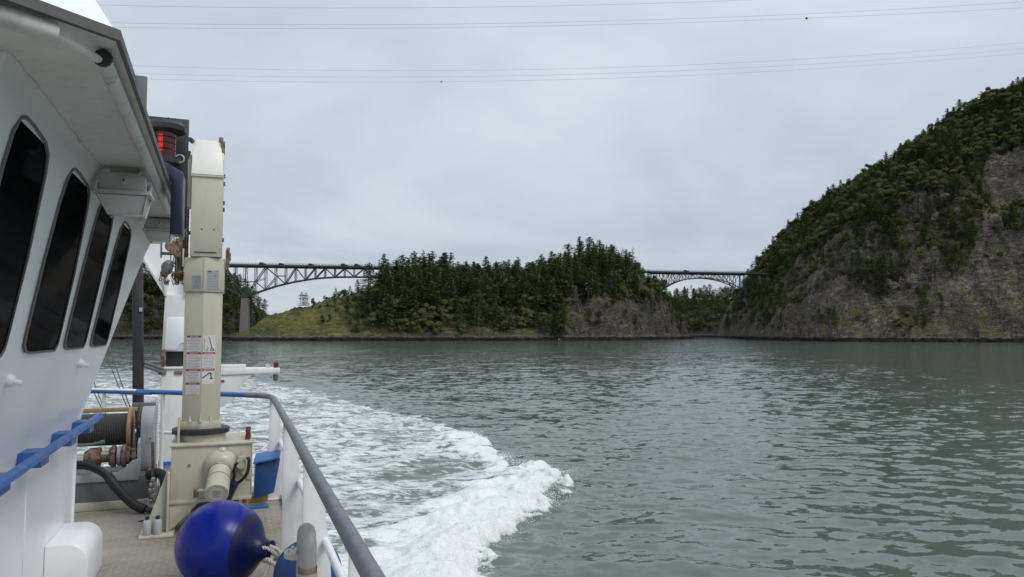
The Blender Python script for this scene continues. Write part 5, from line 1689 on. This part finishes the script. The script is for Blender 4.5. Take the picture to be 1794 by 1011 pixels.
# placards on the two front faces of the column
def face_frame(side, g=0.0):
    a, r, b = Vector(COL[0]), Vector(COL[1]), Vector(COL[2])
    p, q = (a, r) if side < 0 else (r, b)
    d = (q - p).normalized(); nn = Vector((d.y, -d.x))
    return p, q, d, nn
def placard(side, u0, u1, z0, z1, head=None, lines=0, pict=None, mt='placard', g=0.0, par=None, faded=False, name='warning_placard'):
    """u in metres along the face from its left edge"""
    p, q, d, nn = face_frame(side)
    def W(u, z, o):
        v = p + d * u + nn * (o + g)
        return (v.x, v.y, z)
    def quad(u0, u1, z0, z1, o0, o1):
        return [W(u0, z0, o0), W(u1, z0, o0), W(u1, z0, o1), W(u0, z0, o1), W(u0, z1, o0), W(u1, z1, o0), W(u1, z1, o1), W(u0, z1, o1)]
    mb = T.mb(); mb.hexa(quad(u0, u1, z0, z1, 0.0002, 0.0016)); pl = mb.build(name, mt, par or col, smooth=False)
    zt = z1
    if head:
        hh = 0.017
        mb = T.mb(); mb.hexa(quad(u0, u1, z1 - hh, z1, 0.0017, 0.0022)); mb.build('header', 'print_red', pl, smooth=False)
        cu = bpy.data.curves.new('lettering', 'FONT')
        cu.body = 'DANGER'
        cu.size = 0.0155
        cu.align_x = 'CENTER'
        tmp = bpy.data.objects.new('tmp', cu); C.objects.link(tmp)
        dg = bpy.context.evaluated_depsgraph_get()
        me = bpy.data.meshes.new_from_object(tmp.evaluated_get(dg))
        bpy.data.objects.remove(tmp)
        um = (u0 + u1) / 2 + 0.006
        for v in me.vertices:
            v.co = Vector(W(um + v.co.x, z1 - hh + 0.003 + v.co.y, 0.0024)) - Vector(T.base)
        me.name = 'lettering'
        me.materials.clear(); me.materials.append(M['placard'])
        o = bpy.data.objects.new('lettering', me); C.objects.link(o); o.parent = pl
        mb = T.mb(); mb.add([W(um - 0.042, z1 - hh + 0.003, 0.0024), W(um - 0.030, z1 - hh + 0.003, 0.0024), W(um - 0.036, z1 - hh + 0.014, 0.0024)], [(0, 1, 2)]); mb.build('warning_triangle', 'placard', pl, smooth=False)
        zt = z1 - hh - 0.006
    if lines:
        mb = T.mb(); rg = random.Random(int(u0 * 999 + z0 * 777))
        for k_ in range(lines):
            z = zt - 0.006 - (zt - z0 - 0.012) * k_ / max(1, lines - 1)
            w_ = (u1 - u0) * (1 if k_ % 4 else 0.75) * rg.uniform(0.78, 0.94)
            um = (u0 + u1) / 2
            u = um - w_ / 2
            while u < um + w_ / 2 - 0.004:
                ww = rg.uniform(0.006, 0.016)
                mb.add([W(u, z - 0.0018, 0.0022), W(min(u + ww, um + w_ / 2), z - 0.0018, 0.0022), W(min(u + ww, um + w_ / 2), z + 0.0018, 0.0022), W(u, z + 0.0018, 0.0022)], [(0, 1, 2, 3)])
                u += ww + 0.0025
        o = mb.build('small_print', 'print_grey', pl, smooth=False)
        o['kind'] = 'stuff'
    if pict:
        mb = T.mb()
        for (a, b, w_) in pict:
            A = Vector(W(u0 + (u1 - u0) * a[0], z0 + (z1 - z0) * a[1], 0.0022)); B = Vector(W(u0 + (u1 - u0) * b[0], z0 + (z1 - z0) * b[1], 0.0022))
            mb.bar(A, B, w_, 0.0005, (nn.x, nn.y, 0))
        mb.build('pictogram', 'print_dark', pl, smooth=False)
pic1 = [((.50, .88), (.72, .22), .006), ((.72, .25), (.60, .10), .006), ((.72, .25), (.90, .10), .006), ((.58, .09), (.93, .09), .006), ((.1, .1), (.1, .78), .003), ((.05, .78), (.2, .78), .003), ((.2, .1), (.38, .12), .004),
        ((.38, .12), (.42, .3), .004), ((.4, .8), (.44, .8), .004), ((.6, .8), (.66, .82), .004), ((.44, .92), (.5, .94), .004), ((.28, .66), (.33, .66), .004), ((.4, .56), (.44, .56), .004), ((.75, .84), (.8, .86), .004)]
pic2 = [((.05, .42), (.62, .76), .010), ((.62, .76), (.8, .62), .008), ((.62, .76), (.7, .55), .006), ((.70, .55), (.78, .40), .009), ((.62, .37), (.88, .37), .008), ((.78, .76), (.86, .80), .003), ((.05, .42), (.12, .46), .014)]
placard(-1, 0.030, 0.150, 1.484, 1.626, True, 9)
placard(+1, 0.004, 0.108, 1.484, 1.626, False, 0, pic1)
placard(-1, 0.030, 0.154, 1.342, 1.481, True, 9)
placard(+1, 0.001, 0.108, 1.345, 1.481, True, 9)
placard(-1, 0.026, 0.150, 1.224, 1.336, True, 7)
placard(+1, 0.002, 0.106, 1.205, 1.336, True, 0, pic2)
placard(-1, 0.028, 0.146, 1.118, 1.220, True, 5)
placard(-1, 0.062, 0.140, 2.030, 2.146, False, 0, [((.5, .3), (.55, .62), .002), ((.5, .3), (.58, .28), .002), ((.2, .15), (.8, .15), .002)], 'placard_grey', 0.0135, slv, name='rating_plate')
placard(+1, 0.022, 0.128, 2.022, 2.194, False, 8, [((.06, .93), (.30, .93), .010), ((.6, .72), (.72, .74), .006), ((.9, .95), (.93, .95), .004), ((.9, .08), (.93, .08), .004)], 'placard_grey', 0.0135, slv, name='rating_plate')

# rusty hook block, sheaves and chain hanging inboard of the crane head
T = Thing('hook_block', (-0.48, 7.05, 2.1), 'rusty tangle of sheaves, chain and wire beside the crane head', 'hook block')
for (x, z, r) in ((-0.50, 2.40, 0.05), (-0.45, 2.37, 0.06), (-0.53, 2.22, 0.045), (-0.42, 2.44, 0.045)):
    mb = T.mb(); mb.lathe([(r, 0), (r, 0.006), (r * .8, 0.014), (r, 0.022), (r, 0.028)], (x, 7.03, z), (0.25, -1, 0), 20); mb.build('sheave', 'rusty', T.e)
mb = T.mb(); mb.box(-0.58, -0.36, 7.04, 7.07, 2.325, 2.35); mb.box(-0.585, -0.573, 7.03, 7.08, 2.30, 2.44); mb.build('cross_bar', 'grey_dark', T.e, bevel=0.004)
mb = T.mb(); mb.box(-0.47, -0.40, 7.06, 7.12, 2.10, 2.42); mb.build('cheek', 'grey_dark', T.e, bevel=0.005)
mb = T.mb(); mb.box(-0.66, -0.58, 7.0, 7.06, 2.42, 2.47); mb.build('bracket', 'cream', T.e, bevel=0.005)
for i, (x0, x1) in enumerate(((-0.515, -0.505), (-0.46, -0.50), (-0.48, -0.45), (-0.43, -0.43))):
    mb = T.mb(); mb.tube(spline([(x0, 7.02, 2.48), ((x0 + x1) / 2 + 0.01, 7.02, 2.33), (x1, 7.02, 2.16)], 5), 0.005, 6); mb.build('wire', 'rusty' if i % 2 else 'grey_dark', T.e)
rg = random.Random(8)
for i in range(46):
    t = i / 46
    c_ = Vector((-0.57 + 0.20 * t + rg.uniform(-.012, .012), 7.02 + rg.uniform(-.03, .03), 2.13 + 0.05 * math.sin(t * 18) + rg.uniform(-.025, .02) + (0.08 if 0.3 < t < 0.45 else 0)))
    u = Vector((rg.uniform(-1, 1), rg.uniform(-1, 1), rg.uniform(-1, 1))).normalized(); v = u.orthogonal().normalized()
    mb = T.mb(); mb.tube([c_ + u * 0.022 * math.cos(a * math.pi / 5) + v * 0.013 * math.sin(a * math.pi / 5) for a in range(11)], 0.0045, 5, False); mb.build('chain_link', 'rusty', T.e)
mb = T.mb(); mb.lathe([(0.03, 0), (0.045, 0.03), (0.045, 0.09), (0.02, 0.12)], (-0.54, 7.03, 2.16), (0.3, 0, 1), 12); mb.build('swivel', 'grey_dark', T.e)
for k_ in range(9):
    a = Vector((-0.56 + 0.022 * k_, 7.0 + rg.uniform(-.02, .02), 2.12)); mb = T.mb(); mb.tube([a, a + Vector((rg.uniform(-.03, .03), rg.uniform(-.02, .02), -rg.uniform(.02, .07)))], 0.003, 5); mb.build('frayed_strand', 'rusty', T.e)

# ------------------------------------------------------------------ winch
T = Thing('deck_winch', (-1.2, 8.2, 0), 'deck winch with a drum of wire rope and a rusty motor', 'winch')
E_ = T.e
ya, za = 8.28, 0.70
mb = T.mb(); mb.lathe([(0.155, 0), (0.155, 0.74)], (-1.665, ya, za), (1, 0, 0), 40); dr = mb.build('drum_rope', 'wirerope', E_)
for x in (-1.70, -0.925):
    mb = T.mb(); mb.lathe([(0.205, 0), (0.215, 0.008), (0.215, 0.026), (0.205, 0.034)], (x, ya, za), (1, 0, 0), 40); mb.build('drum_flange', 'wood', E_, sharp=40)
mb = T.mb(); mb.box(-1.70, -0.87, 8.42, 8.47, 0.855, 0.895); mb.build('guard_board', 'wood', E_, bevel=0.004)
def guard_loop(cy, z0, z1, r0, r1, x0, x1, n_=10):
    pts = [(cy + r1 * math.cos(R(a)), z1 + r1 * math.sin(R(a))) for a in np.linspace(0, 180, n_)] + [(cy + r0 * math.cos(R(a)), z0 + r0 * math.sin(R(a))) for a in np.linspace(180, 360, n_)]
    return [(x0, y, z) for y, z in pts], (x1 - x0, 0, 0)
p_, o_ = guard_loop(8.25, 0.39, 0.735, 0.14, 0.185, -0.80, -0.685)
mb = T.mb(); mb.prism(p_, o_); cg = mb.build('chain_guard', 'grey', E_, bevel=0.008)
p_, o_ = guard_loop(8.25, 0.39, 0.735, 0.118, 0.163, -0.84, -0.8005)
mb = T.mb(); mb.prism(p_, o_); mb.build('guard_inside', 'black', cg)
for (y, z) in ((8.10, 0.62), (8.18, 0.42)):
    mb = T.mb(); mb.lathe([(0.011, 0), (0.009, 0.01)], (-0.71, y - 0.03, z), (0, -1, 0), 8); mb.build('bolt', 'grey_dark', cg)
rg = random.Random(2)
loop, _ = guard_loop(8.25, 0.39, 0.735, 0.125, 0.170, -0.815, -0.77, 22)
for p in loop:
    mb = T.mb(); mb.box(p[0] - 0.008, p[0] + 0.006, p[1] - 0.012, p[1] + 0.012, p[2] - 0.011, p[2] + 0.011); mb.build('chain_link', 'rusty', cg, bevel=0.003)
# motor and gearbox in front of the drum
ym, zm = 8.0, 0.478
prof = [(0.03, -0.04), (0.055, -0.035), (0.075, 0.0), (0.09, 0.01), (0.09, 0.10), (0.07, 0.105), (0.055, 0.11), (0.055, 0.17), (0.085, 0.175), (0.085, 0.19), (0.065, 0.20)]
mb = T.mb(); mb.lathe(prof, (-1.225, ym, zm), (1, 0, 0), 24); mb.build('motor', 'rusty', E_, sharp=40)
for x, r, m_ in ((-1.035, .105, 'rusty'), (-0.985, .092, 'galv'), (-0.945, .108, 'rusty'), (-0.91, .085, 'rusty'), (-0.86, .07, 'rusty')):
    mb = T.mb(); mb.lathe([(r * .9, 0), (r, 0.006), (r, 0.034), (r * .9, 0.04)], (x, ym, zm), (1, 0, 0), 24); gb = mb.build('gearbox_ring', m_, E_, sharp=40)
    for a in range(0, 360, 60):
        mb = T.mb(); mb.lathe([(0.010, 0), (0.008, 0.012)], (x + 0.04, ym + r * .75 * math.cos(R(a)), zm + r * .75 * math.sin(R(a))), (1, 0, 0), 6); mb.build('bolt', 'rusty', gb)
mb = T.mb(); mb.box(-1.35, -1.22, 7.95, 8.05, 0.43, 0.50); mb.build('valve_manifold', 'placard', E_, bevel=0.01)
mb = T.mb(); mb.tube([(-1.4, 7.98, 0.60), (-1.2, 7.98, 0.60), (-1.13, 7.98, 0.615)], 0.014, 9); mb.tube([(-1.13, 7.98, 0.615), (-1.09, 7.98, 0.62)], 0.02, 9); mb.build('hydraulic_line', 'grey_dark', E_)
mb = T.mb(); mb.tube([(-1.12, 7.98, 0.50), (-1.04, 7.98, 0.50)], 0.03, 10); mb.build('coupling', 'lamp_body', E_)
# bearing plate and cradle
mb = T.mb(); mb.prism([(-0.81, 7.93, 0.30), (-0.81, 8.12, 0.30), (-0.81, 8.10, 0.58), (-0.81, 8.03, 0.64), (-0.81, 7.95, 0.60)], (0.022, 0, 0)); mb.build('bearing_plate', 'grey', E_, bevel=0.006)
cr_ = [(-0.79, 0.46), (-0.85, 0.44), (-0.91, 0.375), (-0.97, 0.34), (-1.10, 0.33), (-1.10, 0.37), (-1.18, 0.38), (-1.18, 0.33), (-1.9, 0.33), (-1.9, 0.26), (-0.79, 0.26)]
mb = T.mb(); mb.prism([(x, 7.90, z) for x, z in cr_], (0, 0.03, 0)); mb.build('cradle', 'grey', E_, bevel=0.004)
mb = T.mb(); mb.box(-1.9, -0.72, 7.92, 8.55, 0.06, 0.30); mb.build('base_frame', 'grey_dark', E_, bevel=0.008)
mb = T.mb(); mb.box(-1.95, -0.70, 7.88, 8.6, 0.002, 0.075); mb.build('base_plinth', 'cream_rust', E_, bevel=0.006)
mb = T.mb(); mb.box(-0.72, -0.66, 7.95, 8.5, 0.06, 0.34); mb.build('end_frame', 'rusty', E_, bevel=0.006)
mb = T.mb(); mb.prism([(-0.659, 8.0, 0.30), (-0.659, 8.0, 0.05), (-0.60, 8.0, 0.05)], (0, 0.02, 0)); mb.build('foot_gusset', 'grey', E_)
for off, r in ((0.0, 0.024), (0.035, 0.018)):
    mb = T.mb(); mb.tube(spline([(-1.32, 7.93, 0.44 - off), (-1.20, 7.84, 0.44 - off), (-1.06, 7.76, 0.375 - off), (-0.92, 7.70, 0.22), (-0.80, 7.66, 0.09), (-0.66, 7.60, 0.03 + off * 0.3), (-0.50, 7.5, 0.03 + off * 0.3)], 8), r, 10); mb.build('hose', 'rubber', E_)
mb = T.mb(); mb.tube(spline([(-1.03, 7.745, 0.345), (-0.92, 7.70, 0.205), (-0.80, 7.66, 0.085), (-0.70, 7.62, 0.035)], 8), 0.042, 12); mb.build('hose_sheath', 'rubber', E_)

# small fittings between the winch and the crane
T = Thing('spooling_arm', (-0.83, 8.6, 0), 'flat grey bar on a white perforated post behind the winch', 'bracket')
mb = T.mb(); mb.box(-0.935, -0.70, 8.56, 8.62, 0.875, 0.925); mb.build('bar', 'grey_dark', T.e, bevel=0.004)
mb = T.mb(); mb.tube([(-0.665, 8.3, 0.002), (-0.675, 8.3, 1.0)], 0.016, 10); po = mb.build('post', 'white_streak', T.e)
for k_ in range(8):
    mb = T.mb(); mb.lathe([(0.004, 0), (0.004, 0.003)], (-0.673 + 0.0001 * k_, 8.285, 0.95 - 0.03 * k_), (0, -1, 0), 6); mb.build('hole', 'black', po)
mb = T.mb(); mb.bar((-0.93, 8.6, 0.88), (-0.90, 8.6, 0.2), 0.03); mb.build('support', 'grey_dark', T.e)
T = Thing('hydraulic_stand', (-0.66, 7.75, 0), 'slim rusty pipe with shiny valves between winch and crane', 'pipe')
mb = T.mb(); mb.tube([(-0.655, 7.78, 0.30), (-0.665, 7.8, 0.62)], 0.014, 10); mb.build('pipe', 'rusty', T.e)
for k_, z in enumerate((0.06, 0.11, 0.16, 0.21, 0.26)):
    mb = T.mb(); mb.lathe([(0.02, 0), (0.028, 0.01), (0.028, 0.03), (0.016, 0.04)], (-0.655 + 0.012 * math.sin(k_ * 2), 7.76, z), (0, 0, 1), 12); mb.build('valve', 'steel', T.e)
mb = T.mb(); mb.tube([(-0.62, 7.76, 0.05), (-0.60, 7.74, 0.22)], 0.016, 8); mb.build('pipe', 'steel', T.e)
mb = T.mb(); mb.tube(spline([(-0.70, 7.85, 0.30), (-0.62, 7.80, 0.33), (-0.56, 7.75, 0.30), (-0.54, 7.7, 0.22)], 6), 0.045, 10); mb.build('hose_bundle', 'rubber', T.e)
for i, x in enumerate((-0.598, -0.522)):
    T = Thing('grease_canister', (x, 6.72, 0.022), 'small grey canister on the crane foot, ' + ('left' if i == 0 else 'right') + ' one of the pair', 'canister', 'canisters on the crane foot')
    mb = T.mb(); mb.lathe([(0.030, 0), (0.032, 0.004), (0.032, 0.105), (0.024, 0.118), (0.012, 0.122)], (x, 6.72, 0.0225), (0, 0, 1), 20); mb.build('body', 'grey', T.e, sharp=40)
    mb = T.mb(); mb.lathe([(0.016, 0), (0.016, 0.022), (0.01, 0.026)], (x, 6.72, 0.145), (0, 0, 1), 14); mb.build('cap', 'black', T.e)
T = Thing('wire_clip', (-0.42, 6.6, 0), 'small bent wire hook lying on the deck', 'hook')
mb = T.mb(); mb.tube(spline([(-0.72, 7.30, 0.006), (-0.68, 7.31, 0.006), (-0.65, 7.28, 0.006), (-0.68, 7.24, 0.006)], 6), 0.005, 6); mb.build('wire', 'black', T.e)

# ------------------------------------------------------------------ stern gantry and mast
T = Thing('stern_gantry', (-0.5, 10.2, -1.6), 'white rust-stained stern gantry behind the crane', 'gantry')
E_ = T.e
mb = T.mb(); mb.box(-0.785, -0.15, 10.0, 10.35, -1.6, 1.22); mb.build('post', 'white_rust', E_, bevel=0.015)
mb = T.mb(); mb.hexa([(-0.785, 10.02, 1.42), (-0.15, 10.02, 1.42), (-0.15, 10.35, 1.42), (-0.785, 10.35, 1.42), (-0.765, 10.02, 2.12), (-0.15, 10.02, 2.12), (-0.15, 10.35, 2.12), (-0.765, 10.35, 2.12)]); up = mb.build('upper_post', 'white_streak', E_, bevel=0.012)
mb = T.mb(); mb.box(-0.74, -0.2, 10.09, 10.33, 1.22, 1.42); mb.build('opening', 'black', E_)
mb = T.mb(); mb.prism([(-0.755, 10.019, 1.44), (-0.62, 10.019, 1.44), (-0.57, 10.019, 1.52), (-0.50, 10.019, 1.53), (-0.50, 10.019, 1.84), (-0.72, 10.019, 1.84), (-0.75, 10.019, 1.80)], (0, -0.012, 0)); mb.build('access_plate', 'white', up, bevel=0.006)
mb = T.mb(); mb.box(-0.80, -0.14, 9.98, 10.36, 1.205, 1.232); mb.build('ledge', 'white_rust', E_, bevel=0.004)
mb = T.mb(); mb.box(-0.79, -0.745, 9.985, 10.05, 1.232, 1.45); mb.build('hinge', 'rusty', E_, bevel=0.006)
for x in (-0.77, -0.59):
    mb = T.mb(); mb.box(x - 0.045, x + 0.045, 9.983, 9.999, 1.14, 1.185); mb.build('hinge_bracket', 'rusty', E_, bevel=0.004)
# head of the gantry: web plate leaning inboard, with a flange along its edge
mb = T.mb(); mb.prism([(-0.765, 10.1, 2.12), (-0.15, 10.1, 2.12), (-0.15, 10.1, 3.1), (-1.35, 10.1, 3.1)], (0, 0.03, 0)); mb.build('head_web', 'white', E_)
mb = T.mb(); mb.box(-0.775, -0.745, 9.98, 10.13, 2.10, 2.48); mb.build('head_flange', 'white_rust', E_, bevel=0.004)
mb = T.mb(); mb.box(-0.54, -0.52, 9.98, 10.10, 2.10, 2.48); mb.build('head_flange', 'white_streak', E_, bevel=0.004)
mb = T.mb(); mb.bar((-0.765, 10.09, 2.12), (-1.35, 10.09, 3.1), 0.02, 0.16, (0, 1, 0)); mb.build('edge_flange', 'white_streak', E_)
# outreach beam over the side
mb = T.mb(); mb.hexa([(-0.15, 9.97, 1.12), (0.60, 9.97, 1.135), (0.60, 10.3, 1.135), (-0.15, 10.3, 1.12), (-0.15, 9.97, 1.205), (0.60, 9.97, 1.20), (0.60, 10.3, 1.20), (-0.15, 10.3, 1.205)]); bm_ = mb.build('outreach_beam', 'white_rust', E_, bevel=0.008)
mb = T.mb(); mb.box(-0.14, 0.19, 10.0, 10.25, 1.206, 1.245); mb.build('beam_cover', 'white_streak', bm_, bevel=0.006)
mb = T.mb(); mb.prism([(-0.15, 9.99, 1.12), (0.29, 9.99, 1.128), (0.20, 9.99, 1.06), (0.10, 9.99, 0.90), (0.06, 9.99, 0.80), (-0.15, 9.99, 0.70)], (0, 0.02, 0)); mb.build('knee_plate', 'white_streak', E_, bevel=0.003)
mb = T.mb(); mb.box(0.525, 0.585, 10.0, 10.06, 1.202, 1.27); mb.build('end_cap', 'red_plastic', bm_, bevel=0.006)
mb = T.mb(); mb.lathe([(0.03, 0), (0.03, 0.02)], (0.455, 10.02, 1.225), (0, -1, 0.2), 14); mb.build('pad_eye', 'cream_rust', bm_)
mb = T.mb(); mb.lathe([(0.02, 0), (0.032, 0.02), (0.032, 0.08), (0.03, 0.085)], (0.555, 10.05, 1.03), (0, 0, 1), 14); mb.build('fairlead', 'grey_dark', bm_)
mb = T.mb(); mb.box(-0.105, -0.06, 9.975, 9.988, 1.035, 1.06); mb.build('red_tag', 'print_red', E_)
mb = T.mb(); mb.box(-0.83, -0.15, 9.94, 9.99, 0.05, 0.09); mb.box(-0.83, -0.15, 9.94, 9.99, -0.20, -0.17); mb.build('blue_band', 'blue', E_)
for z in (0.45, 0.6, 0.75):
    mb = T.mb(); mb.lathe([(0.009, 0), (0.007, 0.008)], (-0.47, 9.999, z), (0, -1, 0), 8); mb.build('bolt', 'grey_dark', E_)
T = Thing('black_mast', (-0.95, 9.9, -1.6), 'tall black steel post seen between wheelhouse and gantry', 'mast')
mb = T.mb(); mb.hexa([(-1.0, 9.8, -1.6), (-0.87, 9.8, -1.6), (-0.87, 9.93, -1.6), (-1.0, 9.93, -1.6), (-1.13, 9.8, 3.1), (-1.03, 9.8, 3.1), (-1.03, 9.93, 3.1), (-1.13, 9.93, 3.1)]); mb.build('post', 'black', T.e, bevel=0.01)
mb = T.mb(); mb.tube([(-0.96, 9.82, 1.30), (-0.76, 9.95, 1.21)], 0.02, 10); mb.tube([(-0.96, 9.82, 1.26), (-0.76, 9.95, 1.17)], 0.02, 10); mb.build('strut', 'grey_dark', T.e)
mb = T.mb(); mb.box(-1.02, -0.99, 9.78, 9.80, 1.9, 1.95); mb.build('cleat', 'grey', T.e)
for i, (a, b, m_, lb) in enumerate((((-1.75, 9.9, 2.6), (-0.93, 9.95, 0.2), 'grey_dark', 'thin grey stay slanting left of the black mast'), ((-1.66, 9.9, 2.6), (-0.88, 9.95, 0.1), 'grey_dark', 'second thin grey stay just right of the first'),
                                   ((-1.6, 9.75, 1.6), (-1.25, 9.75, 0.5), 'net_green', 'thin green line hanging inside the rail'), ((-1.62, 9.78, 1.3), (-1.1, 9.8, 0.3), 'grey_dark', 'thin dark line slanting behind the white rail'))):
    mb = MB(a); mb.tube([a, ((a[0] + b[0]) / 2 - 0.02, a[1], (a[2] + b[2]) / 2 - 0.03), b], 0.006, 6)
    o = mb.build('stay_line', m_); o.location = ship_to_world(a); o.rotation_euler = (0, 0, TH)
    tag(o, lb, 'line', 'lines at the stern')

# ------------------------------------------------------------------ buoys, vent pipe, bin
def buoy(c, r, axis, label, m1, m2):
    T = Thing('fender_buoy', (c[0], c[1], c[2] - r), label, 'buoy', 'round fender buoys')
    axis = Vector(axis).normalized()
    pr = [(r * math.sin(R(a)), -r * math.cos(R(a))) for a in range(0, 139, 6)]
    mb = T.mb(); mb.lathe([(0.0, -r)] + pr[1:], c, axis, 56); mb.build('ball', m1, T.e, sharp=60)
    a0 = 131
    pc = [(r * 1.002 * math.sin(R(a)), -r * 1.002 * math.cos(R(a))) for a in range(a0, 143, 5)]
    r0, h0 = pc[-1]
    pc += [(r0 * 0.80, h0 + r * 0.08), (r0 * 0.58, h0 + r * 0.18), (r0 * 0.40, h0 + r * 0.30), (r0 * 0.34, h0 + r * 0.42), (r0 * 0.36, h0 + r * 0.50), (r0 * 0.22, h0 + r * 0.54), (0.0, h0 + r * 0.545)]
    mb = T.mb(); mb.lathe(pc, c, axis, 56); mb.build('end_cap', m2, T.e, sharp=60)
    e = Vector(c) + axis * (h0 + r * 0.46)
    return T, e, axis
Tb, eye, axb = buoy((-0.030, 5.24, 0.281), 0.277, (0.84, -0.52, -0.06), 'large shiny blue ball buoy standing on the deck below the crane', 'buoy', 'buoy_cap')
buoy((0.465, 4.68, 0.205), 0.20, (0.3, 0.5, 0.8), 'duller blue ball buoy half hidden behind the rail stanchion', 'buoy_old', 'buoy_old')
T = Thing('mooring_rope', tuple(eye), 'knotted pale rope tied to the neck of the large blue buoy', 'rope')
def rope(pts, r, T):
    P = spline(pts, 10)
    fr = []
    u = (P[1] - P[0]).orthogonal().normalized()
    for i, p in enumerate(P):
        t = (P[min(i + 1, len(P) - 1)] - P[max(i - 1, 0)]).normalized()
        u = (u - t * u.dot(t)).normalized(); fr.append((u.copy(), t.cross(u)))
    for s_ in range(3):
        pts = []
        for i, p in enumerate(P):
            a = s_ * 2.094 + i * 0.75
            pts.append(p + (fr[i][0] * math.cos(a) + fr[i][1] * math.sin(a)) * r * 0.55)
        mb = T.mb(); mb.tube(pts, r * 0.58, 7); mb.build('strand', 'rope', T.e)
ex = Vector(eye)
rope([ex + Vector((-0.05, -0.02, 0.03)), ex + Vector((0.0, -0.05, 0.02)), ex + Vector((0.05, -0.04, -0.03)), ex + Vector((0.03, 0.0, -0.06)), ex + Vector((-0.03, -0.01, -0.06)), ex + Vector((-0.01, -0.06, -0.04)), ex + Vector((0.04, -0.07, -0.09)), ex + Vector((0.04, -0.06, -0.17))], 0.013, T)
rope([ex + Vector((0.02, -0.04, -0.02)), ex + Vector((-0.01, -0.06, -0.08)), ex + Vector((-0.03, -0.07, -0.13)), ex + Vector((-0.04, -0.08, -0.17))], 0.012, T)
rope([ex + Vector((0.00, -0.05, 0.04)), ex + Vector((0.05, -0.05, 0.01)), ex + Vector((0.07, -0.05, -0.05)), ex + Vector((0.075, -0.03, -0.14))], 0.011, T)

T = Thing('vent_pipe', (0.318, 3.1, -0.045), 'grey gooseneck vent pipe standing beside the rail', 'vent pipe')
T.base = (0.30, 3.1, 0)
pts = [(0.285, 3.12, 0.45), (0.285, 3.12, 0.84)] + arc((0.285, 3.065, 0.845), (0, 1, 0), (0, 0, 1), 0.055, 0, 180, 10)[1:] + [(0.285, 3.01, 0.74)]
mb = T.mb(); mb.tube([(0.285, 3.18, 0.60), (0.285, 3.18, 0.835)] + arc((0.285, 3.125, 0.84), (0, 1, 0), (0, 0, 1), 0.055, 0, 180, 12)[1:] + [(0.285, 3.07, 0.77)], 0.034, 18); mb.build('gooseneck', 'galv', T.e, sharp=60)
mb = T.mb(); mb.lathe([(0.036, 0), (0.038, 0.02), (0.036, 0.025)], (0.285, 3.07, 0.752), (0, 0, 1), 18); mb.build('collar', 'rusty', T.e)
mb = T.mb(); mb.lathe([(0.036, 0), (0.05, 0.02), (0.05, 0.60), (0.045, 0.66), (0.038, 0.75)], (0.285, 3.07, 0.002), (0, 0, 1), 8); mb.build('float_valve', 'galv', T.e, sharp=25)
mb = T.mb(); mb.lathe([(0.062, 0), (0.062, 0.02)], (0.265, 3.19, 0.785), (0, 0, 1), 22); fl = mb.build('flange', 'cream_rust', T.e, sharp=40)
for a in range(0, 360, 60):
    mb = T.mb(); mb.lathe([(0.009, 0), (0.007, 0.01)], (0.265 + 0.048 * math.cos(R(a)), 3.19 + 0.048 * math.sin(R(a)), 0.805), (0, 0, 1), 6); mb.build('bolt', 'steel', fl)
mb = T.mb(); mb.lathe([(0.045, 0), (0.04, 0.45), (0.036, 0.60)], (0.265, 3.19, 0.002), (0, 0, 1), 18); mb.build('riser', 'white_streak', T.e)

T = Thing('blue_bin', (0.31, 7.75, 0), 'blue plastic tub tipped against the corner of the rail', 'tub')
mb = T.mb()
def tub(s_):
    out = []
    for (z, w_, d_) in ((0.10, 0.09, 0.10), (0.42, 0.115, 0.14)):
        for (a, b) in ((-1, -1), (1, -1), (1, 1), (-1, 1)):
            out.append((0.33 + a * w_ * s_ + (z - 0.1) * 0.10, 7.62 + b * d_ * s_ + (z - 0.1) * 0.25, z + a * 0.02))
    return out
mb.hexa(tub(1.0)); mb.build('body', 'blue_bin', T.e, bevel=0.015)
mb = T.mb(); mb.prism([(x, y, z) for (x, y, z) in [(0.225, 7.52, 0.40), (0.46, 7.50, 0.44), (0.50, 7.84, 0.47), (0.26, 7.86, 0.43)]], (0, 0, 0.022)); mb.build('lid', 'blue', T.e, bevel=0.006)
mb = T.mb(); mb.box(0.20, 0.37, 7.44, 7.56, 0.003, 0.02); mb.build('base', 'blue', T.e, bevel=0.005)
T = Thing('timber_block', (0.28, 7.6, 0), 'faded yellow timber lying under the blue tub', 'timber')
mb = T.mb(); mb.box(0.19, 0.37, 7.60, 7.66, 0.02, 0.085); mb.build('plank', 'yellow', T.e, bevel=0.006)
mb = T.mb(); mb.prism([(0.19, 7.595, 0.086), (0.36, 7.595, 0.086), (0.33, 7.63, 0.12), (0.23, 7.63, 0.125)], (0, 0.01, 0)); mb.build('sacking', 'rope', T.e)
T = Thing('socket_box', (0.05, 7.5, 0), 'small grey socket box with two black plugs under the crane', 'socket box')
mb = T.mb(); mb.box(-0.02, 0.10, 7.255, 7.295, 0.05, 0.20); bx_ = mb.build('box', 'grey_dark', T.e, bevel=0.005)
for x in (0.01, 0.07):
    mb = T.mb(); mb.lathe([(0.02, 0), (0.018, 0.02)], (x, 7.254, 0.14), (0, -1, 0), 12); mb.build('plug', 'black', bx_)
